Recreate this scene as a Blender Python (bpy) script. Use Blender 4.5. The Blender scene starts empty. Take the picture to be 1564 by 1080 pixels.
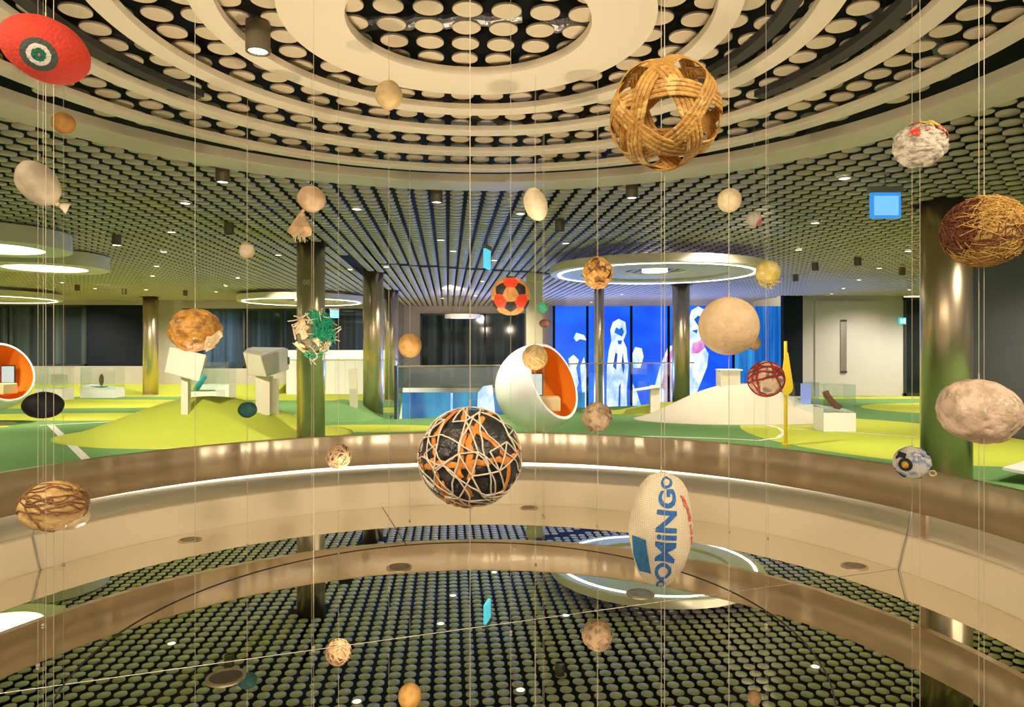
import bpy, bmesh, math, random
import numpy as np
from mathutils import Vector, Matrix, Quaternion, noise
random.seed(7)
C = bpy.context.scene.collection
PI = math.pi
F, CX, HY, EYE = 1060.0, 782.0, 533.0, 1.85
CEIL = 3.91                      # underside of the ceiling discs
MIR = 0.294                      # mirror floor inside the parapet
PC = Vector((-0.30, 3.73, 0))    # centre of the round parapet
RC = Vector((-0.26, 4.25, 0))    # centre of the ceiling rings

def at(px, py, Y):
    return Vector(((px - CX) / F * Y, Y, EYE - (py - HY) / F * Y))
def on_ceiling(px, py, z=CEIL):
    Y = F * (z - EYE) / (HY - py)
    return Vector(((px - CX) / F * Y, Y, z))
def on_floor(px, py, z=0.0):
    Y = F * (EYE - z) / (py - HY)
    return Vector(((px - CX) / F * Y, Y, z))

# ------------------------------------------------------------------ materials
def mat(name, col, rough=.6, metal=0, col2=None, nscale=8, bump=0, bscale=40, emis=None, estr=0,
        spec=.5, detail=4, lo=.4, hi=.6, col3=None, stretch=None, aniso=0, coat=0, trans=0, ior=1.45):
    m = bpy.data.materials.new(name); m.use_nodes = True
    nt = m.node_tree; n = nt.nodes; l = nt.links
    b = n['Principled BSDF']
    b.inputs['Base Color'].default_value = (*col, 1)
    b.inputs['Roughness'].default_value = rough
    b.inputs['Metallic'].default_value = metal
    b.inputs['Specular IOR Level'].default_value = spec
    b.inputs['Anisotropic'].default_value = aniso
    b.inputs['Coat Weight'].default_value = coat
    b.inputs['Transmission Weight'].default_value = trans
    b.inputs['IOR'].default_value = ior
    tc = n.new('ShaderNodeTexCoord'); vec = tc.outputs['Object']
    if stretch:
        mp = n.new('ShaderNodeMapping'); mp.inputs['Scale'].default_value = stretch
        l.new(vec, mp.inputs['Vector']); vec = mp.outputs['Vector']
    if col2:
        t = n.new('ShaderNodeTexNoise'); t.inputs['Scale'].default_value = nscale; t.inputs['Detail'].default_value = detail
        l.new(vec, t.inputs['Vector'])
        r = n.new('ShaderNodeValToRGB'); e = r.color_ramp.elements
        e[0].position = lo; e[0].color = (*col, 1); e[1].position = hi; e[1].color = (*col2, 1)
        if col3:
            x = e.new(min(.98, hi + .08)); x.color = (*col3, 1)
        l.new(t.outputs['Fac'], r.inputs['Fac']); l.new(r.outputs['Color'], b.inputs['Base Color'])
        if emis == 'same':
            l.new(r.outputs['Color'], b.inputs['Emission Color'])
    if bump:
        t2 = n.new('ShaderNodeTexNoise'); t2.inputs['Scale'].default_value = bscale; t2.inputs['Detail'].default_value = 3
        l.new(vec, t2.inputs['Vector'])
        bp = n.new('ShaderNodeBump'); bp.inputs['Strength'].default_value = bump; bp.inputs['Distance'].default_value = .02
        l.new(t2.outputs['Fac'], bp.inputs['Height']); l.new(bp.outputs['Normal'], b.inputs['Normal'])
    if emis and emis != 'same':
        b.inputs['Emission Color'].default_value = (*emis, 1)
    b.inputs['Emission Strength'].default_value = estr
    return m

def brushed(name, col, rough, metal, an):
    m = mat(name, col, rough, metal, aniso=an); nt = m.node_tree; b = nt.nodes['Principled BSDF']
    tg = nt.nodes.new('ShaderNodeTangent'); tg.direction_type = 'RADIAL'; tg.axis = 'Z'
    nt.links.new(tg.outputs['Tangent'], b.inputs['Tangent']); b.inputs['Anisotropic Rotation'].default_value = .25
    n = nt.nodes; tc = n.new('ShaderNodeTexCoord'); mp = n.new('ShaderNodeMapping'); mp.inputs['Scale'].default_value = (1, 1, .04)
    t = n.new('ShaderNodeTexNoise'); t.inputs['Scale'].default_value = 2.6; t.inputs['Detail'].default_value = 2
    bp = n.new('ShaderNodeBump'); bp.inputs['Strength'].default_value = .8; bp.inputs['Distance'].default_value = .06
    nt.links.new(tc.outputs['Object'], mp.inputs['Vector']); nt.links.new(mp.outputs['Vector'], t.inputs['Vector'])
    nt.links.new(t.outputs['Fac'], bp.inputs['Height']); nt.links.new(bp.outputs['Normal'], b.inputs['Normal'])
    return m
CREAM = mat('cream_paint', (.80, .70, .54), .5)
CREAM2 = mat('cream_panel', (.80, .68, .48), .55)
DISC = mat('ceiling_disc_paint', (.66, .55, .39), .33)
BLACK = mat('black_paint', (.008, .008, .009), .8)
BEAM = mat('dark_beam', (.045, .04, .036), .6)
FOIL = mat('silver_foil', (.5, .5, .52), .35, .8, bump=.9, bscale=30)
STEEL = brushed('brushed_steel', (.76, .64, .48), .30, .92, .85)
COLSTEEL = mat('column_steel', (.68, .54, .36), .30, .92)
MIRROR = mat('mirror_glass', (.90, .87, .79), .0, 1)
WHITE = mat('white_lacquer', (.82, .80, .76), .4)
BEIGE = mat('beige_board', (.76, .68, .52), .6)
LIME = mat('lime_carpet', (.52, .55, .06), .95, col2=(.45, .50, .05), nscale=160, bump=.25, bscale=300)
BEIGECARPET = mat('beige_carpet', (.58, .51, .38), .95, bump=.2, bscale=260)
ORANGE = mat('orange_felt', (.95, .30, .015), .75)
YELLOW = mat('yellow_plastic', (.85, .56, .02), .5)
LINE = mat('white_line_paint', (.78, .74, .62), .8)
DARKLINE = mat('dark_seam', (.03, .03, .03), .5)
SEAM = mat('metal_seam', (.45, .42, .36), .4, .6)
WALLG = mat('beige_wall', (.47, .42, .35), .8)
WALLW = mat('white_wall', (.50, .47, .43), .7)
GREYWALL = mat('dark_grey_wall', (.10, .105, .115), .7)
NAVY = mat('navy_wall', (.006, .009, .016), .7, spec=.25)
DGLASS = mat('dark_glass', (.012, .022, .025), .06, 0, col2=(.10, .13, .125), nscale=1.1, stretch=(3.2, 1, .05), lo=.42, hi=.75, detail=6)
DGLASSB = mat('dark_blue_glass', (.012, .022, .03), .06, 0, col2=(.06, .13, .26), nscale=1.3, stretch=(2.6, 1, .05), lo=.42, hi=.72, detail=6)
FRAME = mat('window_frame_dark', (.03, .03, .03), .5)
def thin_glass(name, tint, refl):
    m = bpy.data.materials.new(name); m.use_nodes = True; nt = m.node_tree; n = nt.nodes; n.clear()
    o = n.new('ShaderNodeOutputMaterial'); mx = n.new('ShaderNodeMixShader'); tr = n.new('ShaderNodeBsdfTransparent'); gl = n.new('ShaderNodeBsdfGlossy')
    tr.inputs['Color'].default_value = (*tint, 1); gl.inputs['Roughness'].default_value = .03; mx.inputs[0].default_value = refl
    nt.links.new(tr.outputs[0], mx.inputs[1]); nt.links.new(gl.outputs[0], mx.inputs[2]); nt.links.new(mx.outputs[0], o.inputs[0]); return m
GLASS = thin_glass('clear_glass', (.93, .98, .97), .09)
BRONZE = mat('bronze_fixture', (.16, .13, .08), .5, .4)
CABLE = mat('steel_cable', (.50, .45, .34), .5, .3)
LEDW = mat('led_white', (1, 1, 1), .5, emis=(1, .93, .82), estr=5)
LEDGEGLOW = mat('ledge_glow', (1, .95, .85), .5, emis=(1, .88, .70), estr=2.8)
LEDWARM = mat('led_warm', (1, 1, 1), .5, emis=(1, .80, .55), estr=5)
PANELW = mat('light_panel', (1, 1, 1), .5, emis=(1, .94, .86), estr=3.2)
LENS = mat('lamp_lens', (1, 1, 1), .5, emis=(1, .9, .78), estr=5)
LENSDARK = mat('dark_lens', (.10, .085, .06), .12, .5)
SIGNBLUE = mat('sign_blue', (.02, .2, .6), .4, emis=(.05, .33, .95), estr=.75)
SIGNPALE = mat('sign_pale', (.2, .5, .9), .4, emis=(.16, .50, 1.0), estr=.95)
SIGNCYAN = mat('sign_cyan', (.1, .6, .7), .4, emis=(.1, .62, .80), estr=.9)
SIGNGREY = mat('sign_housing', (.20, .20, .15), .6)
SCREEN = mat('screen_blue', (0, 0, 0), .3, col2=(.01, .16, .80), nscale=.55, emis=None)
PURPLE = mat('lavender_panel', (.35, .36, .8), .5, emis=(.3, .34, .9), estr=.35)
TEAL = mat('teal_plastic', (.02, .42, .50), .4)
BROWN = mat('brown_leather', (.25, .07, .03), .5)
SCREENV = None

def screen_mat(name, a, b_, scale, stretch, estr=1.0):
    m = bpy.data.materials.new(name); m.use_nodes = True
    nt = m.node_tree; n = nt.nodes; l = nt.links; b = n['Principled BSDF']
    b.inputs['Base Color'].default_value = (.01, .01, .02, 1); b.inputs['Roughness'].default_value = .25
    tc = n.new('ShaderNodeTexCoord'); mp = n.new('ShaderNodeMapping'); mp.inputs['Scale'].default_value = stretch
    t = n.new('ShaderNodeTexNoise'); t.inputs['Scale'].default_value = scale; t.inputs['Detail'].default_value = 5
    r = n.new('ShaderNodeValToRGB'); e = r.color_ramp.elements
    e[0].position = .38; e[0].color = (*a, 1); e[1].position = .68; e[1].color = (*b_, 1)
    l.new(tc.outputs['Object'], mp.inputs['Vector']); l.new(mp.outputs['Vector'], t.inputs['Vector'])
    l.new(t.outputs['Fac'], r.inputs['Fac']); l.new(r.outputs['Color'], b.inputs['Emission Color'])
    b.inputs['Emission Strength'].default_value = estr
    return m
VID = screen_mat('video_blue', (.003, .055, .60), (.008, .15, .78), .35, (1, 1, 1.4), 1.6)
VIDR = screen_mat('video_blue_bands', (.004, .10, .45), (.05, .40, .85), 1.0, (3.0, 1, .15), 1.0)
VIDL = screen_mat('video_cyan', (.01, .10, .42), (.06, .50, .85), .6, (2.2, 1, .4), .9)
PICW = screen_mat('picture_white', (.30, .48, .95), (.95, .95, 1.0), 2.2, (1, 1, .6), 1.5)
PICP = screen_mat('picture_pink', (.85, .18, .72), (1.0, .75, .95), 1.3, (1.4, 1, .6), .9)

# ------------------------------------------------------------------ mesh helpers
KID = {}
def obj(name, bm, m=None, parent=None, smooth=False):
    me = bpy.data.meshes.new(name)
    if smooth:
        for f in bm.faces: f.smooth = True
    bm.to_mesh(me); bm.free()
    if m is not None:
        for x in (m if isinstance(m, (list, tuple)) else [m]): me.materials.append(x)
    o = bpy.data.objects.new(name, me); C.objects.link(o)
    if parent is not None:
        o.parent = parent; KID.setdefault(parent.name, []).append(o)
    return o
def tag(o, label, cat, group=None):
    o['label'] = label; o['category'] = cat
    if group: o['group'] = group
    return o
def thing(name, label, cat, loc=(0, 0, 0), rot=(0, 0, 0), group=None):
    o = bpy.data.objects.new(name, None); C.objects.link(o)
    o.location = loc; o.rotation_euler = rot; o.empty_display_size = .1
    return tag(o, label, cat, group)
def struct(o):
    o['kind'] = 'structure'; return o
def KIDS(o): return KID.get(o.name, [])
def dup(root, loc, label=None, rot=None):
    r = root.copy(); C.objects.link(r); r.location = loc
    if rot: r.rotation_euler = rot
    if label: r['label'] = label
    for ch in KIDS(root):
        c = ch.copy(); C.objects.link(c); c.parent = r
        for g in KIDS(ch):
            d = g.copy(); C.objects.link(d); d.parent = c
    return r
def box(bm, cx, cy, cz, sx, sy, sz, bev=0, rot=None):
    r = bmesh.ops.create_cube(bm, size=1)['verts']
    M = Matrix.Diagonal((sx, sy, sz, 1))
    if rot is not None: M = rot.to_matrix().to_4x4() @ M if not isinstance(rot, Matrix) else rot.to_4x4() @ M
    bmesh.ops.transform(bm, matrix=Matrix.Translation((cx, cy, cz)) @ M, verts=r)
    if bev:
        es = list({e for v in r for e in v.link_edges})
        bmesh.ops.bevel(bm, geom=es, offset=bev, segments=2, affect='EDGES', profile=.6)
    return bm
def B(cx, cy, cz, sx, sy, sz, bev=0, rot=None):
    return box(bmesh.new(), cx, cy, cz, sx, sy, sz, bev, rot)
def hexa(c8):
    """eight corners: four round the front face, then the matching four at the back"""
    bm = bmesh.new(); v = [bm.verts.new(p) for p in c8]
    for f in ((0, 1, 2, 3), (7, 6, 5, 4), (0, 4, 5, 1), (1, 5, 6, 2), (2, 6, 7, 3), (3, 7, 4, 0)):
        bm.faces.new([v[i] for i in f])
    bmesh.ops.recalc_face_normals(bm, faces=bm.faces)
    return bm
def poly_prism(pts, z0, z1):
    bm = bmesh.new()
    a = [bm.verts.new((x, y, z0)) for x, y in pts]; b = [bm.verts.new((x, y, z1)) for x, y in pts]
    bm.faces.new(a); bm.faces.new(b[::-1]); n = len(pts)
    for i in range(n): bm.faces.new((a[i], b[i], b[(i + 1) % n], a[(i + 1) % n]))
    bmesh.ops.recalc_face_normals(bm, faces=bm.faces)
    return bm
def lathe(bm, prof, seg=48, c=(0, 0, 0), closed=False):
    """profile of (r, z) turned round z"""
    rings = []
    for r, z in prof:
        if r < 1e-6: rings.append([bm.verts.new((c[0], c[1], c[2] + z))])
        else: rings.append([bm.verts.new((c[0] + r * math.cos(2 * PI * i / seg), c[1] + r * math.sin(2 * PI * i / seg), c[2] + z)) for i in range(seg)])
    pairs = list(zip(rings, rings[1:])) + ([(rings[-1], rings[0])] if closed else [])
    for a, b in pairs:
        for i in range(seg):
            j = (i + 1) % seg
            if len(a) == 1 and len(b) == 1: continue
            if len(a) == 1: bm.faces.new((a[0], b[i], b[j]))
            elif len(b) == 1: bm.faces.new((a[i], b[0], a[j]))
            else: bm.faces.new((a[i], b[i], b[j], a[j]))
    bmesh.ops.recalc_face_normals(bm, faces=bm.faces)
    return bm
def L(prof, seg=48, c=(0, 0, 0), closed=False): return lathe(bmesh.new(), prof, seg, c, closed)
def ring_bm(r0, r1, z0, z1, seg=160, c=(0, 0, 0)):
    return L([(r0, z0), (r1, z0), (r1, z1), (r0, z1)], seg, c, True)
def cyl(bm, p, q, r, seg=8, r2=None, caps=True):
    p, q = Vector(p), Vector(q); d = q - p
    if d.length < 1e-7: return bm
    R = d.to_track_quat('Z', 'Y').to_matrix()
    r2 = r if r2 is None else r2
    a = [bm.verts.new(p + R @ Vector((r * math.cos(2 * PI * i / seg), r * math.sin(2 * PI * i / seg), 0))) for i in range(seg)]
    b = [bm.verts.new(q + R @ Vector((r2 * math.cos(2 * PI * i / seg), r2 * math.sin(2 * PI * i / seg), 0))) for i in range(seg)]
    for i in range(seg): bm.faces.new((a[i], a[(i + 1) % seg], b[(i + 1) % seg], b[i]))
    if caps: bm.faces.new(a[::-1]); bm.faces.new(b)
    return bm
def tube(bm, pts, r, seg=6, closed=False, flat=1.0, up=None):
    """tube along points; flat < 1 flattens it against the radial direction (points round the origin)"""
    pts = [Vector(p) for p in pts]; n = len(pts); rings = []
    for i, p in enumerate(pts):
        if closed: t = pts[(i + 1) % n] - pts[i - 1]
        else: t = pts[min(i + 1, n - 1)] - pts[max(i - 1, 0)]
        if t.length < 1e-9: t = Vector((0, 0, 1))
        t.normalize()
        nrm = (up if up is not None else p).copy()
        nrm = nrm - nrm.dot(t) * t
        if nrm.length < 1e-6: nrm = t.orthogonal()
        nrm.normalize(); s = t.cross(nrm)
        rings.append([bm.verts.new(p + s * (r * math.cos(2 * PI * k / seg)) + nrm * (r * flat * math.sin(2 * PI * k / seg))) for k in range(seg)])
    m = n if closed else n - 1
    for i in range(m):
        a, b = rings[i], rings[(i + 1) % n]
        for k in range(seg): bm.faces.new((a[k], a[(k + 1) % seg], b[(k + 1) % seg], b[k]))
    if not closed: bm.faces.new(rings[0][::-1]); bm.faces.new(rings[-1])
    return bm
def ico(r, sub=4):
    bm = bmesh.new(); bmesh.ops.create_icosphere(bm, subdivisions=sub, radius=r); return bm
def lump(r, sub=4, amp=.06, freq=2.0, seed=0, amp2=0, freq2=8, scale=(1, 1, 1), cell=0, cfreq=3):
    """a hand-made ball: sphere pushed in and out by noise"""
    bm = ico(1, sub); off = Vector((seed * 3.7, seed * 1.3, seed * 2.1))
    for v in bm.verts:
        d = v.co.normalized()
        k = 1 + amp * noise.noise(d * freq + off) + amp2 * noise.noise(d * freq2 + off)
        if cell:
            ds = noise.voronoi(d * cfreq + off)[0]
            k += cell * (min(ds[1] - ds[0], .35) - .2)
        v.co = Vector((d.x * scale[0], d.y * scale[1], d.z * scale[2])) * (r * k)
    return bm
def grid_dome(cx, cy, rx, ry, h, n=20, seg=64, z0=0.0, power=1.0):
    bm = bmesh.new(); prev = None
    top = bm.verts.new((cx, cy, z0 + h))
    rings = []
    for i in range(1, n + 1):
        u = i / n; z = z0 + h * (.5 + .5 * math.cos(PI * u)) ** power
        rings.append([bm.verts.new((cx + rx * u * math.cos(2 * PI * k / seg), cy + ry * u * math.sin(2 * PI * k / seg), z)) for k in range(seg)])
    for k in range(seg): bm.faces.new((top, rings[0][k], rings[0][(k + 1) % seg]))
    for a, b in zip(rings, rings[1:]):
        for k in range(seg): bm.faces.new((a[k], b[k], b[(k + 1) % seg], a[(k + 1) % seg]))
    bm.faces.new(rings[-1][::-1])
    bmesh.ops.recalc_face_normals(bm, faces=bm.faces)
    return bm

# ------------------------------------------------------------------ the setting: floor, walls, plenum
def floor_mat():
    m = bpy.data.materials.new('green_carpet'); m.use_nodes = True
    nt = m.node_tree; n = nt.nodes; l = nt.links; b = n['Principled BSDF']
    b.inputs['Roughness'].default_value = .95; b.inputs['Specular IOR Level'].default_value = .2
    tc = n.new('ShaderNodeTexCoord')
    last = None
    zones = [(-17, 23.5, 9, 2.0), (-10.5, 19.0, 5, 1.1), (-3.4, 16.2, 1.9, .75), (7.9, 14.9, 2.7, 4.0), (14, 21.5, 3.0, 2.2),
             (-7, 26.5, 4.5, 1.6), (-4.0, 21, 2.2, .9), (-15, 28.3, 14, 1.4), (12.5, 26.5, 5, .8), (-17, 16.5, 5, .9)]
    for (cx, cy, rx, ry) in zones:
        mp = n.new('ShaderNodeMapping'); mp.vector_type = 'POINT'
        mp.inputs['Location'].default_value = (-cx / rx, -cy / ry, 0); mp.inputs['Scale'].default_value = (1 / rx, 1 / ry, 0)
        l.new(tc.outputs['Object'], mp.inputs['Vector'])
        ln = n.new('ShaderNodeVectorMath'); ln.operation = 'LENGTH'; l.new(mp.outputs['Vector'], ln.inputs[0])
        lt = n.new('ShaderNodeMath'); lt.operation = 'LESS_THAN'; lt.inputs[1].default_value = 1; l.new(ln.outputs['Value'], lt.inputs[0])
        if last is None: last = lt.outputs[0]
        else:
            mx = n.new('ShaderNodeMath'); mx.operation = 'MAXIMUM'; l.new(last, mx.inputs[0]); l.new(lt.outputs[0], mx.inputs[1]); last = mx.outputs[0]
    mix = n.new('ShaderNodeMix'); mix.data_type = 'RGBA'
    mix.inputs['A'].default_value = (.145, .285, .09, 1); mix.inputs['B'].default_value = (.50, .53, .06, 1)
    l.new(last, mix.inputs['Factor'])
    l.new(mix.outputs['Result'], b.inputs['Base Color'])
    t = n.new('ShaderNodeTexNoise'); t.inputs['Scale'].default_value = 220; l.new(tc.outputs['Object'], t.inputs['Vector'])
    bp = n.new('ShaderNodeBump'); bp.inputs['Strength'].default_value = .2; l.new(t.outputs['Fac'], bp.inputs['Height']); l.new(bp.outputs['Normal'], b.inputs['Normal'])
    return m
FLOORM = floor_mat()
# floor with the stair opening cut out (near edge zigzags, far edge at Y = 33)
bm = bmesh.new()
near = [(-3.06, 18.3), (-.5, 19.4), (2.45, 22.0), (6.1, 23.3), (9.6, 25.6), (11.6, 26.9)]
W0, W1, Y0, Y1 = -34, 26, -9, 36
for q in ([(W0, Y0), (-3.06, Y0), (-3.06, 18.3), (-5.2, 33), (-5.2, Y1), (W0, Y1)], [(11.6, Y0), (W1, Y0), (W1, Y1), (11.6, Y1)],
          [(-5.2, 33), (11.6, 33), (11.6, Y1), (-5.2, Y1)]):
    bm.faces.new([bm.verts.new((x, y, 0)) for x, y in q])
for (x0, y0), (x1, y1) in zip(near, near[1:]):
    bm.faces.new([bm.verts.new(p) for p in ((x0, Y0, 0), (x1, Y0, 0), (x1, y1, 0), (x0, y0, 0))])
    bm.faces.new([bm.verts.new(p) for p in ((x0, y0, 0), (x1, y1, 0), (x1, y1, -.5), (x0, y0, -.5))])
bm.faces.new([bm.verts.new(p) for p in ((-3.06, 18.3, 0), (-5.2, 33, 0), (-5.2, 33, -.5), (-3.06, 18.3, -.5))])
struct(obj('floor', bm, FLOORM))
struct(obj('ceiling', B((W0 + W1) / 2, (Y0 + Y1) / 2, 4.75, W1 - W0, Y1 - Y0, .2), BLACK))

# left end wall: low beige wall with a long band of dark windows above it
def wall_pieces(name, x0, x1, y, holes, z0, z1, m, t=.3):
    """a wall along x with rectangular openings (x0, x1, z0, z1) left free"""
    bm = bmesh.new(); xs = x0
    for (a, b, c, d) in sorted(holes):
        if a > xs: box(bm, (xs + a) / 2, y, (z0 + z1) / 2, a - xs, t, z1 - z0)
        box(bm, (a + b) / 2, y, (z0 + c) / 2, b - a, t, c - z0)
        if d < z1: box(bm, (a + b) / 2, y, (d + z1) / 2, b - a, t, z1 - d)
        xs = b
    if xs < x1: box(bm, (xs + x1) / 2, y, (z0 + z1) / 2, x1 - xs, t, z1 - z0)
    return struct(obj(name, bm, m))
LW = 29.6
zb, zt = 1.12, 3.72
holes = [(-33, -15.0, zb, zt), (-14.0, -5.7, zb - .1, zt - .15)]
wall_pieces('wall_back', -33.6, -5.3, LW, holes, 0, 4.6, WALLG)
wn = 0
def window(x0, x1, z0, z1, y, m, mull):
    global wn; wn += 1
    w = struct(obj('window_%d' % wn, B((x0 + x1) / 2, y, (z0 + z1) / 2, x1 - x0, .04, z1 - z0), m))
    f = bmesh.new(); t = .09
    for zz in (z0 + t / 2, z1 - t / 2): box(f, (x0 + x1) / 2, y - .04, zz, x1 - x0, .08, t)
    for xx in [x0 + t / 2, x1 - t / 2] + list(mull): box(f, xx, y - .04, (z0 + z1) / 2, t, .08, z1 - z0)
    obj('window_frame', f, FRAME, w)
    return w
window(-33, -18.1, zb, zt, LW, DGLASS, [-29, -25, -21.5])
struct(obj('trim_1', B(-16.55, LW, (zb + zt) / 2, 3.1, .1, zt - zb), NAVY))
window(-14.0, -5.7, zb - .1, zt - .15, LW, DGLASSB, [-11.4, -9.8, -8.2])
# far wall behind the stair opening
window(-4.4, .6, 1.0, 3.55, 33.4, DGLASS, [-2.9, -1.3])
wall_pieces('wall_far', -5.3, 2.6, 33.6, [(-4.4, .6, 1.0, 3.55)], 0, 4.6, WALLG)
struct(obj('wall_side', B(-5.3, 31.75, 2.3, .2, 4.0, 4.6), WALLG))
struct(obj('wall_right', B(10.55, 10.2, 2.3, .3, 12.6, 4.6), GREYWALL))
RW = 27.2
struct(obj('wall_corner', B(11.0, RW + .1, 2.3, .75, .3, 4.6), NAVY))
struct(obj('wall_end', B(13.35, RW + .1, 2.3, 3.95, .3, 4.6), WALLW))
d1 = struct(obj('door_1', B(13.1, RW - .08, 1.87, 2.55, .08, 3.72, .01), WALLW))
hb = bmesh.new(); box(hb, 12.92, RW - .14, 1.95, .24, .05, 2.05, .01)
obj('pull_handle', hb, mat('handle_steel', (.30, .28, .25), .4, .8), d1)
hb = bmesh.new()
for zz in (.95, 2.95): box(hb, 12.92, RW - .172, zz, .24, .02, .08)
obj('handle_end', hb, FRAME, d1)
d2 = struct(obj('door_2', B(16.15, RW - .02, 1.93, 1.65, .05, 3.86), mat('door_glass', (.012, .018, .016), .05)))
fb = bmesh.new()
for xx, w in ((15.36, .10), (16.1, .14), (17.0, .1)): box(fb, xx, RW - .06, 1.93, w, .08, 3.86)
box(fb, 16.15, RW - .06, 3.81, 1.75, .08, .1); box(fb, 16.15, RW - .06, .06, 1.75, .08, .12)
obj('door_frame', fb, FRAME, d2)
struct(obj('wall_outer', B(21.5, RW + .1, 2.3, 9.0, .3, 4.6), NAVY))
# beams and ducts of the plenum above the discs
tn = 1
def trim(bm, m):
    global tn; tn += 1
    return struct(obj('trim_%d' % tn, bm, m))
for (p, q, w) in (((-4.6, 2.2), (-.6, 5.6), .16), ((-5.0, 3.4), (2.6, 8.6), .12), ((1.2, 2.0), (5.0, 6.2), .16), ((2.1, 2.4), (3.2, 7.8), .12), ((.2, 6.3), (1.5, 7.6), .1)):
    b_ = bmesh.new(); p, q = Vector((*p, 4.12)), Vector((*q, 4.12)); d = (q - p)
    box(b_, *((p + q) / 2), d.length, w, .14, 0, Matrix.Rotation(math.atan2(d.y, d.x), 3, 'Z')); trim(b_, BEAM)
for (p, q, r) in (((-1.3, 4.75), (.05, 4.62), .045), ((.2, 4.68), (.75, 4.75), .06), ((2.2, 4.4), (3.3, 5.2), .05)):
    b_ = bmesh.new(); n_ = 16
    tube(b_, [Vector((p[0] + (q[0] - p[0]) * i / n_ + .02 * math.sin(i * 2.1), p[1] + (q[1] - p[1]) * i / n_, 4.06 + .012 * math.sin(i * 1.7))) for i in range(n_ + 1)], r, 10, up=Vector((0, 0, 1)))
    trim(b_, FOIL)
# white lines painted on the carpet
def line_on_floor(pts, w):
    b_ = bmesh.new(); P = [Vector((p[0], p[1], .004)) for p in pts]; L_, R_ = [], []
    for i, p in enumerate(P):
        t = (P[min(i + 1, len(P) - 1)] - P[max(i - 1, 0)]).normalized(); s = Vector((-t.y, t.x, 0)) * w / 2
        L_.append(b_.verts.new(p + s)); R_.append(b_.verts.new(p - s))
    for i in range(len(P) - 1): b_.faces.new((L_[i], R_[i], R_[i + 1], L_[i + 1]))
    return b_
pl = [on_floor(76, 648), on_floor(134, 704)]
trim(line_on_floor(pl, .14), LINE)
arc = [on_floor(x, y) for x, y in ((800, 668), (900, 666), (1000, 667), (1100, 670), (1160, 673), (1188, 669), (1198, 661), (1190, 654), (1170, 649))]
trim(line_on_floor(arc, .10), LINE)
trim(line_on_floor([on_floor(60, 650), on_floor(180, 644), on_floor(290, 640)], .12), LINE)
trim(line_on_floor([on_floor(1210, 655), on_floor(1290, 660), on_floor(1400, 668)], .08), LINE)

# ------------------------------------------------------------------ columns
def column(px, Y, D, label):
    x = (px - CX) / F * Y
    t = thing('column', label, 'column', (x, Y, 0), group=None)
    s = obj('shaft', L([(0, 0), (D / 2, 0), (D / 2, 4.6), (0, 4.6)], 64), COLSTEEL, t, True)
    for f in s.data.polygons: f.use_smooth = abs(f.normal.z) < .5
    obj('collar', L([(D / 2 + .012, 0), (D / 2 + .012, .05), (D / 2, .06), (D / 2, 0)], 64, closed=True), COLSTEEL, t)
    return t
COLS = [(475, 13.7, .54), (1445, 9.8, .64), (230, 27.6, .56), (570, 18.8, .54), (598, 24.5, .48), (1040, 22.2, .55), (915, 22.4, .32)]
CL = ['thick polished steel column with a small pair of engraved rings, behind the green cardboard ball',
      'thickest polished steel column at the right edge beside the dark grey wall',
      'slim polished steel column by the long dark window on the left',
      'polished steel column with blue sheen rising through the ceiling slot',
      'steel column just right of the ceiling slot column, next to the glass balustrade',
      'steel column under the large ring lamp in front of the video wall',
      'thin steel column right behind the orange pod chair before the video wall']
cols = [column(*c, l) for c, l in zip(COLS, CL)]
mk = bmesh.new()
for dx in (-.045, .03):
    pts = []
    for i in range(20):
        a = 2 * PI * i / 20; u = dx + .028 * math.cos(a); pts.append(Vector((u, -math.sqrt(.272 ** 2 - u * u), 3.14 + .045 * math.sin(a))))
    tube(mk, pts, .006, 5, True)
obj('engraved_ring', mk, CREAM, cols[0])

# ------------------------------------------------------------------ ceiling discs
TH = math.radians(-5.28); PIT = .2385; DR = .0925
dvec = Vector((math.sin(TH), math.cos(TH))); evec = Vector((math.cos(TH), -math.sin(TH)))
colxy = [(((p - CX) / F * Y), Y, D) for p, Y, D in COLS]
def seg_dist(p, a, b):
    a, b = Vector(a), Vector(b); t = max(0, min(1, (p - a).dot(b - a) / (b - a).length_squared)); return (p - (a + (b - a) * t)).length
slots = [((-3.7, 15.4), (-5.5, 33)), ((-3.0, 16.9), (.4, 18.6)), ((.4, 18.6), (4.5, 21.5))]
cent = []
for i in range(-150, 130):
    for j in range(-30, 160):
        u = (i + .5) * PIT; v = 4.23 + j * PIT
        p = evec * u + dvec * v
        if not (-30 < p.x < 24 and -1.5 < p.y < 34): continue
        if p.x < -7 and p.y > LW - .2: continue
        if p.x > 10.5 and p.y > RW - .2: continue
        rr = math.hypot(p.x - RC.x, p.y - RC.y)
        if 3.78 < rr < 4.34: continue
        if any(math.hypot(p.x - cx, p.y - cy) < D / 2 + .09 for cx, cy, D in colxy): continue
        if any(seg_dist(p, a, b) < .17 for a, b in slots): continue
        cent.append(p)
def disc_profile(): return [(0, 0), (DR - .006, 0), (DR, .004), (DR, .016), (DR - .004, .02), (0, .02)]
def disp(p):
    if p.y < .3: return None
    x = CX + F * p.x / p.y; y = HY - F * (CEIL - EYE) / p.y
    return (x, y) if -30 < x < 1594 and -20 < y < 533 else None
vis = sorted([p for p in cent if disp(p)], key=lambda p: p.length)
rings_r = [(.745, 1.13), (1.465, 1.61), (2.03, 2.175), (2.70, 2.85), (3.35, 3.5), (3.96, 4.40)]
def hidden(p):          # straight above a ring as the eye sees it
    q = p * (3.82 - EYE) / (CEIL - EYE); r = math.hypot(q.x - RC.x, q.y - RC.y)
    return any(a + .02 < r < b - .02 for a, b in rings_r)
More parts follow.
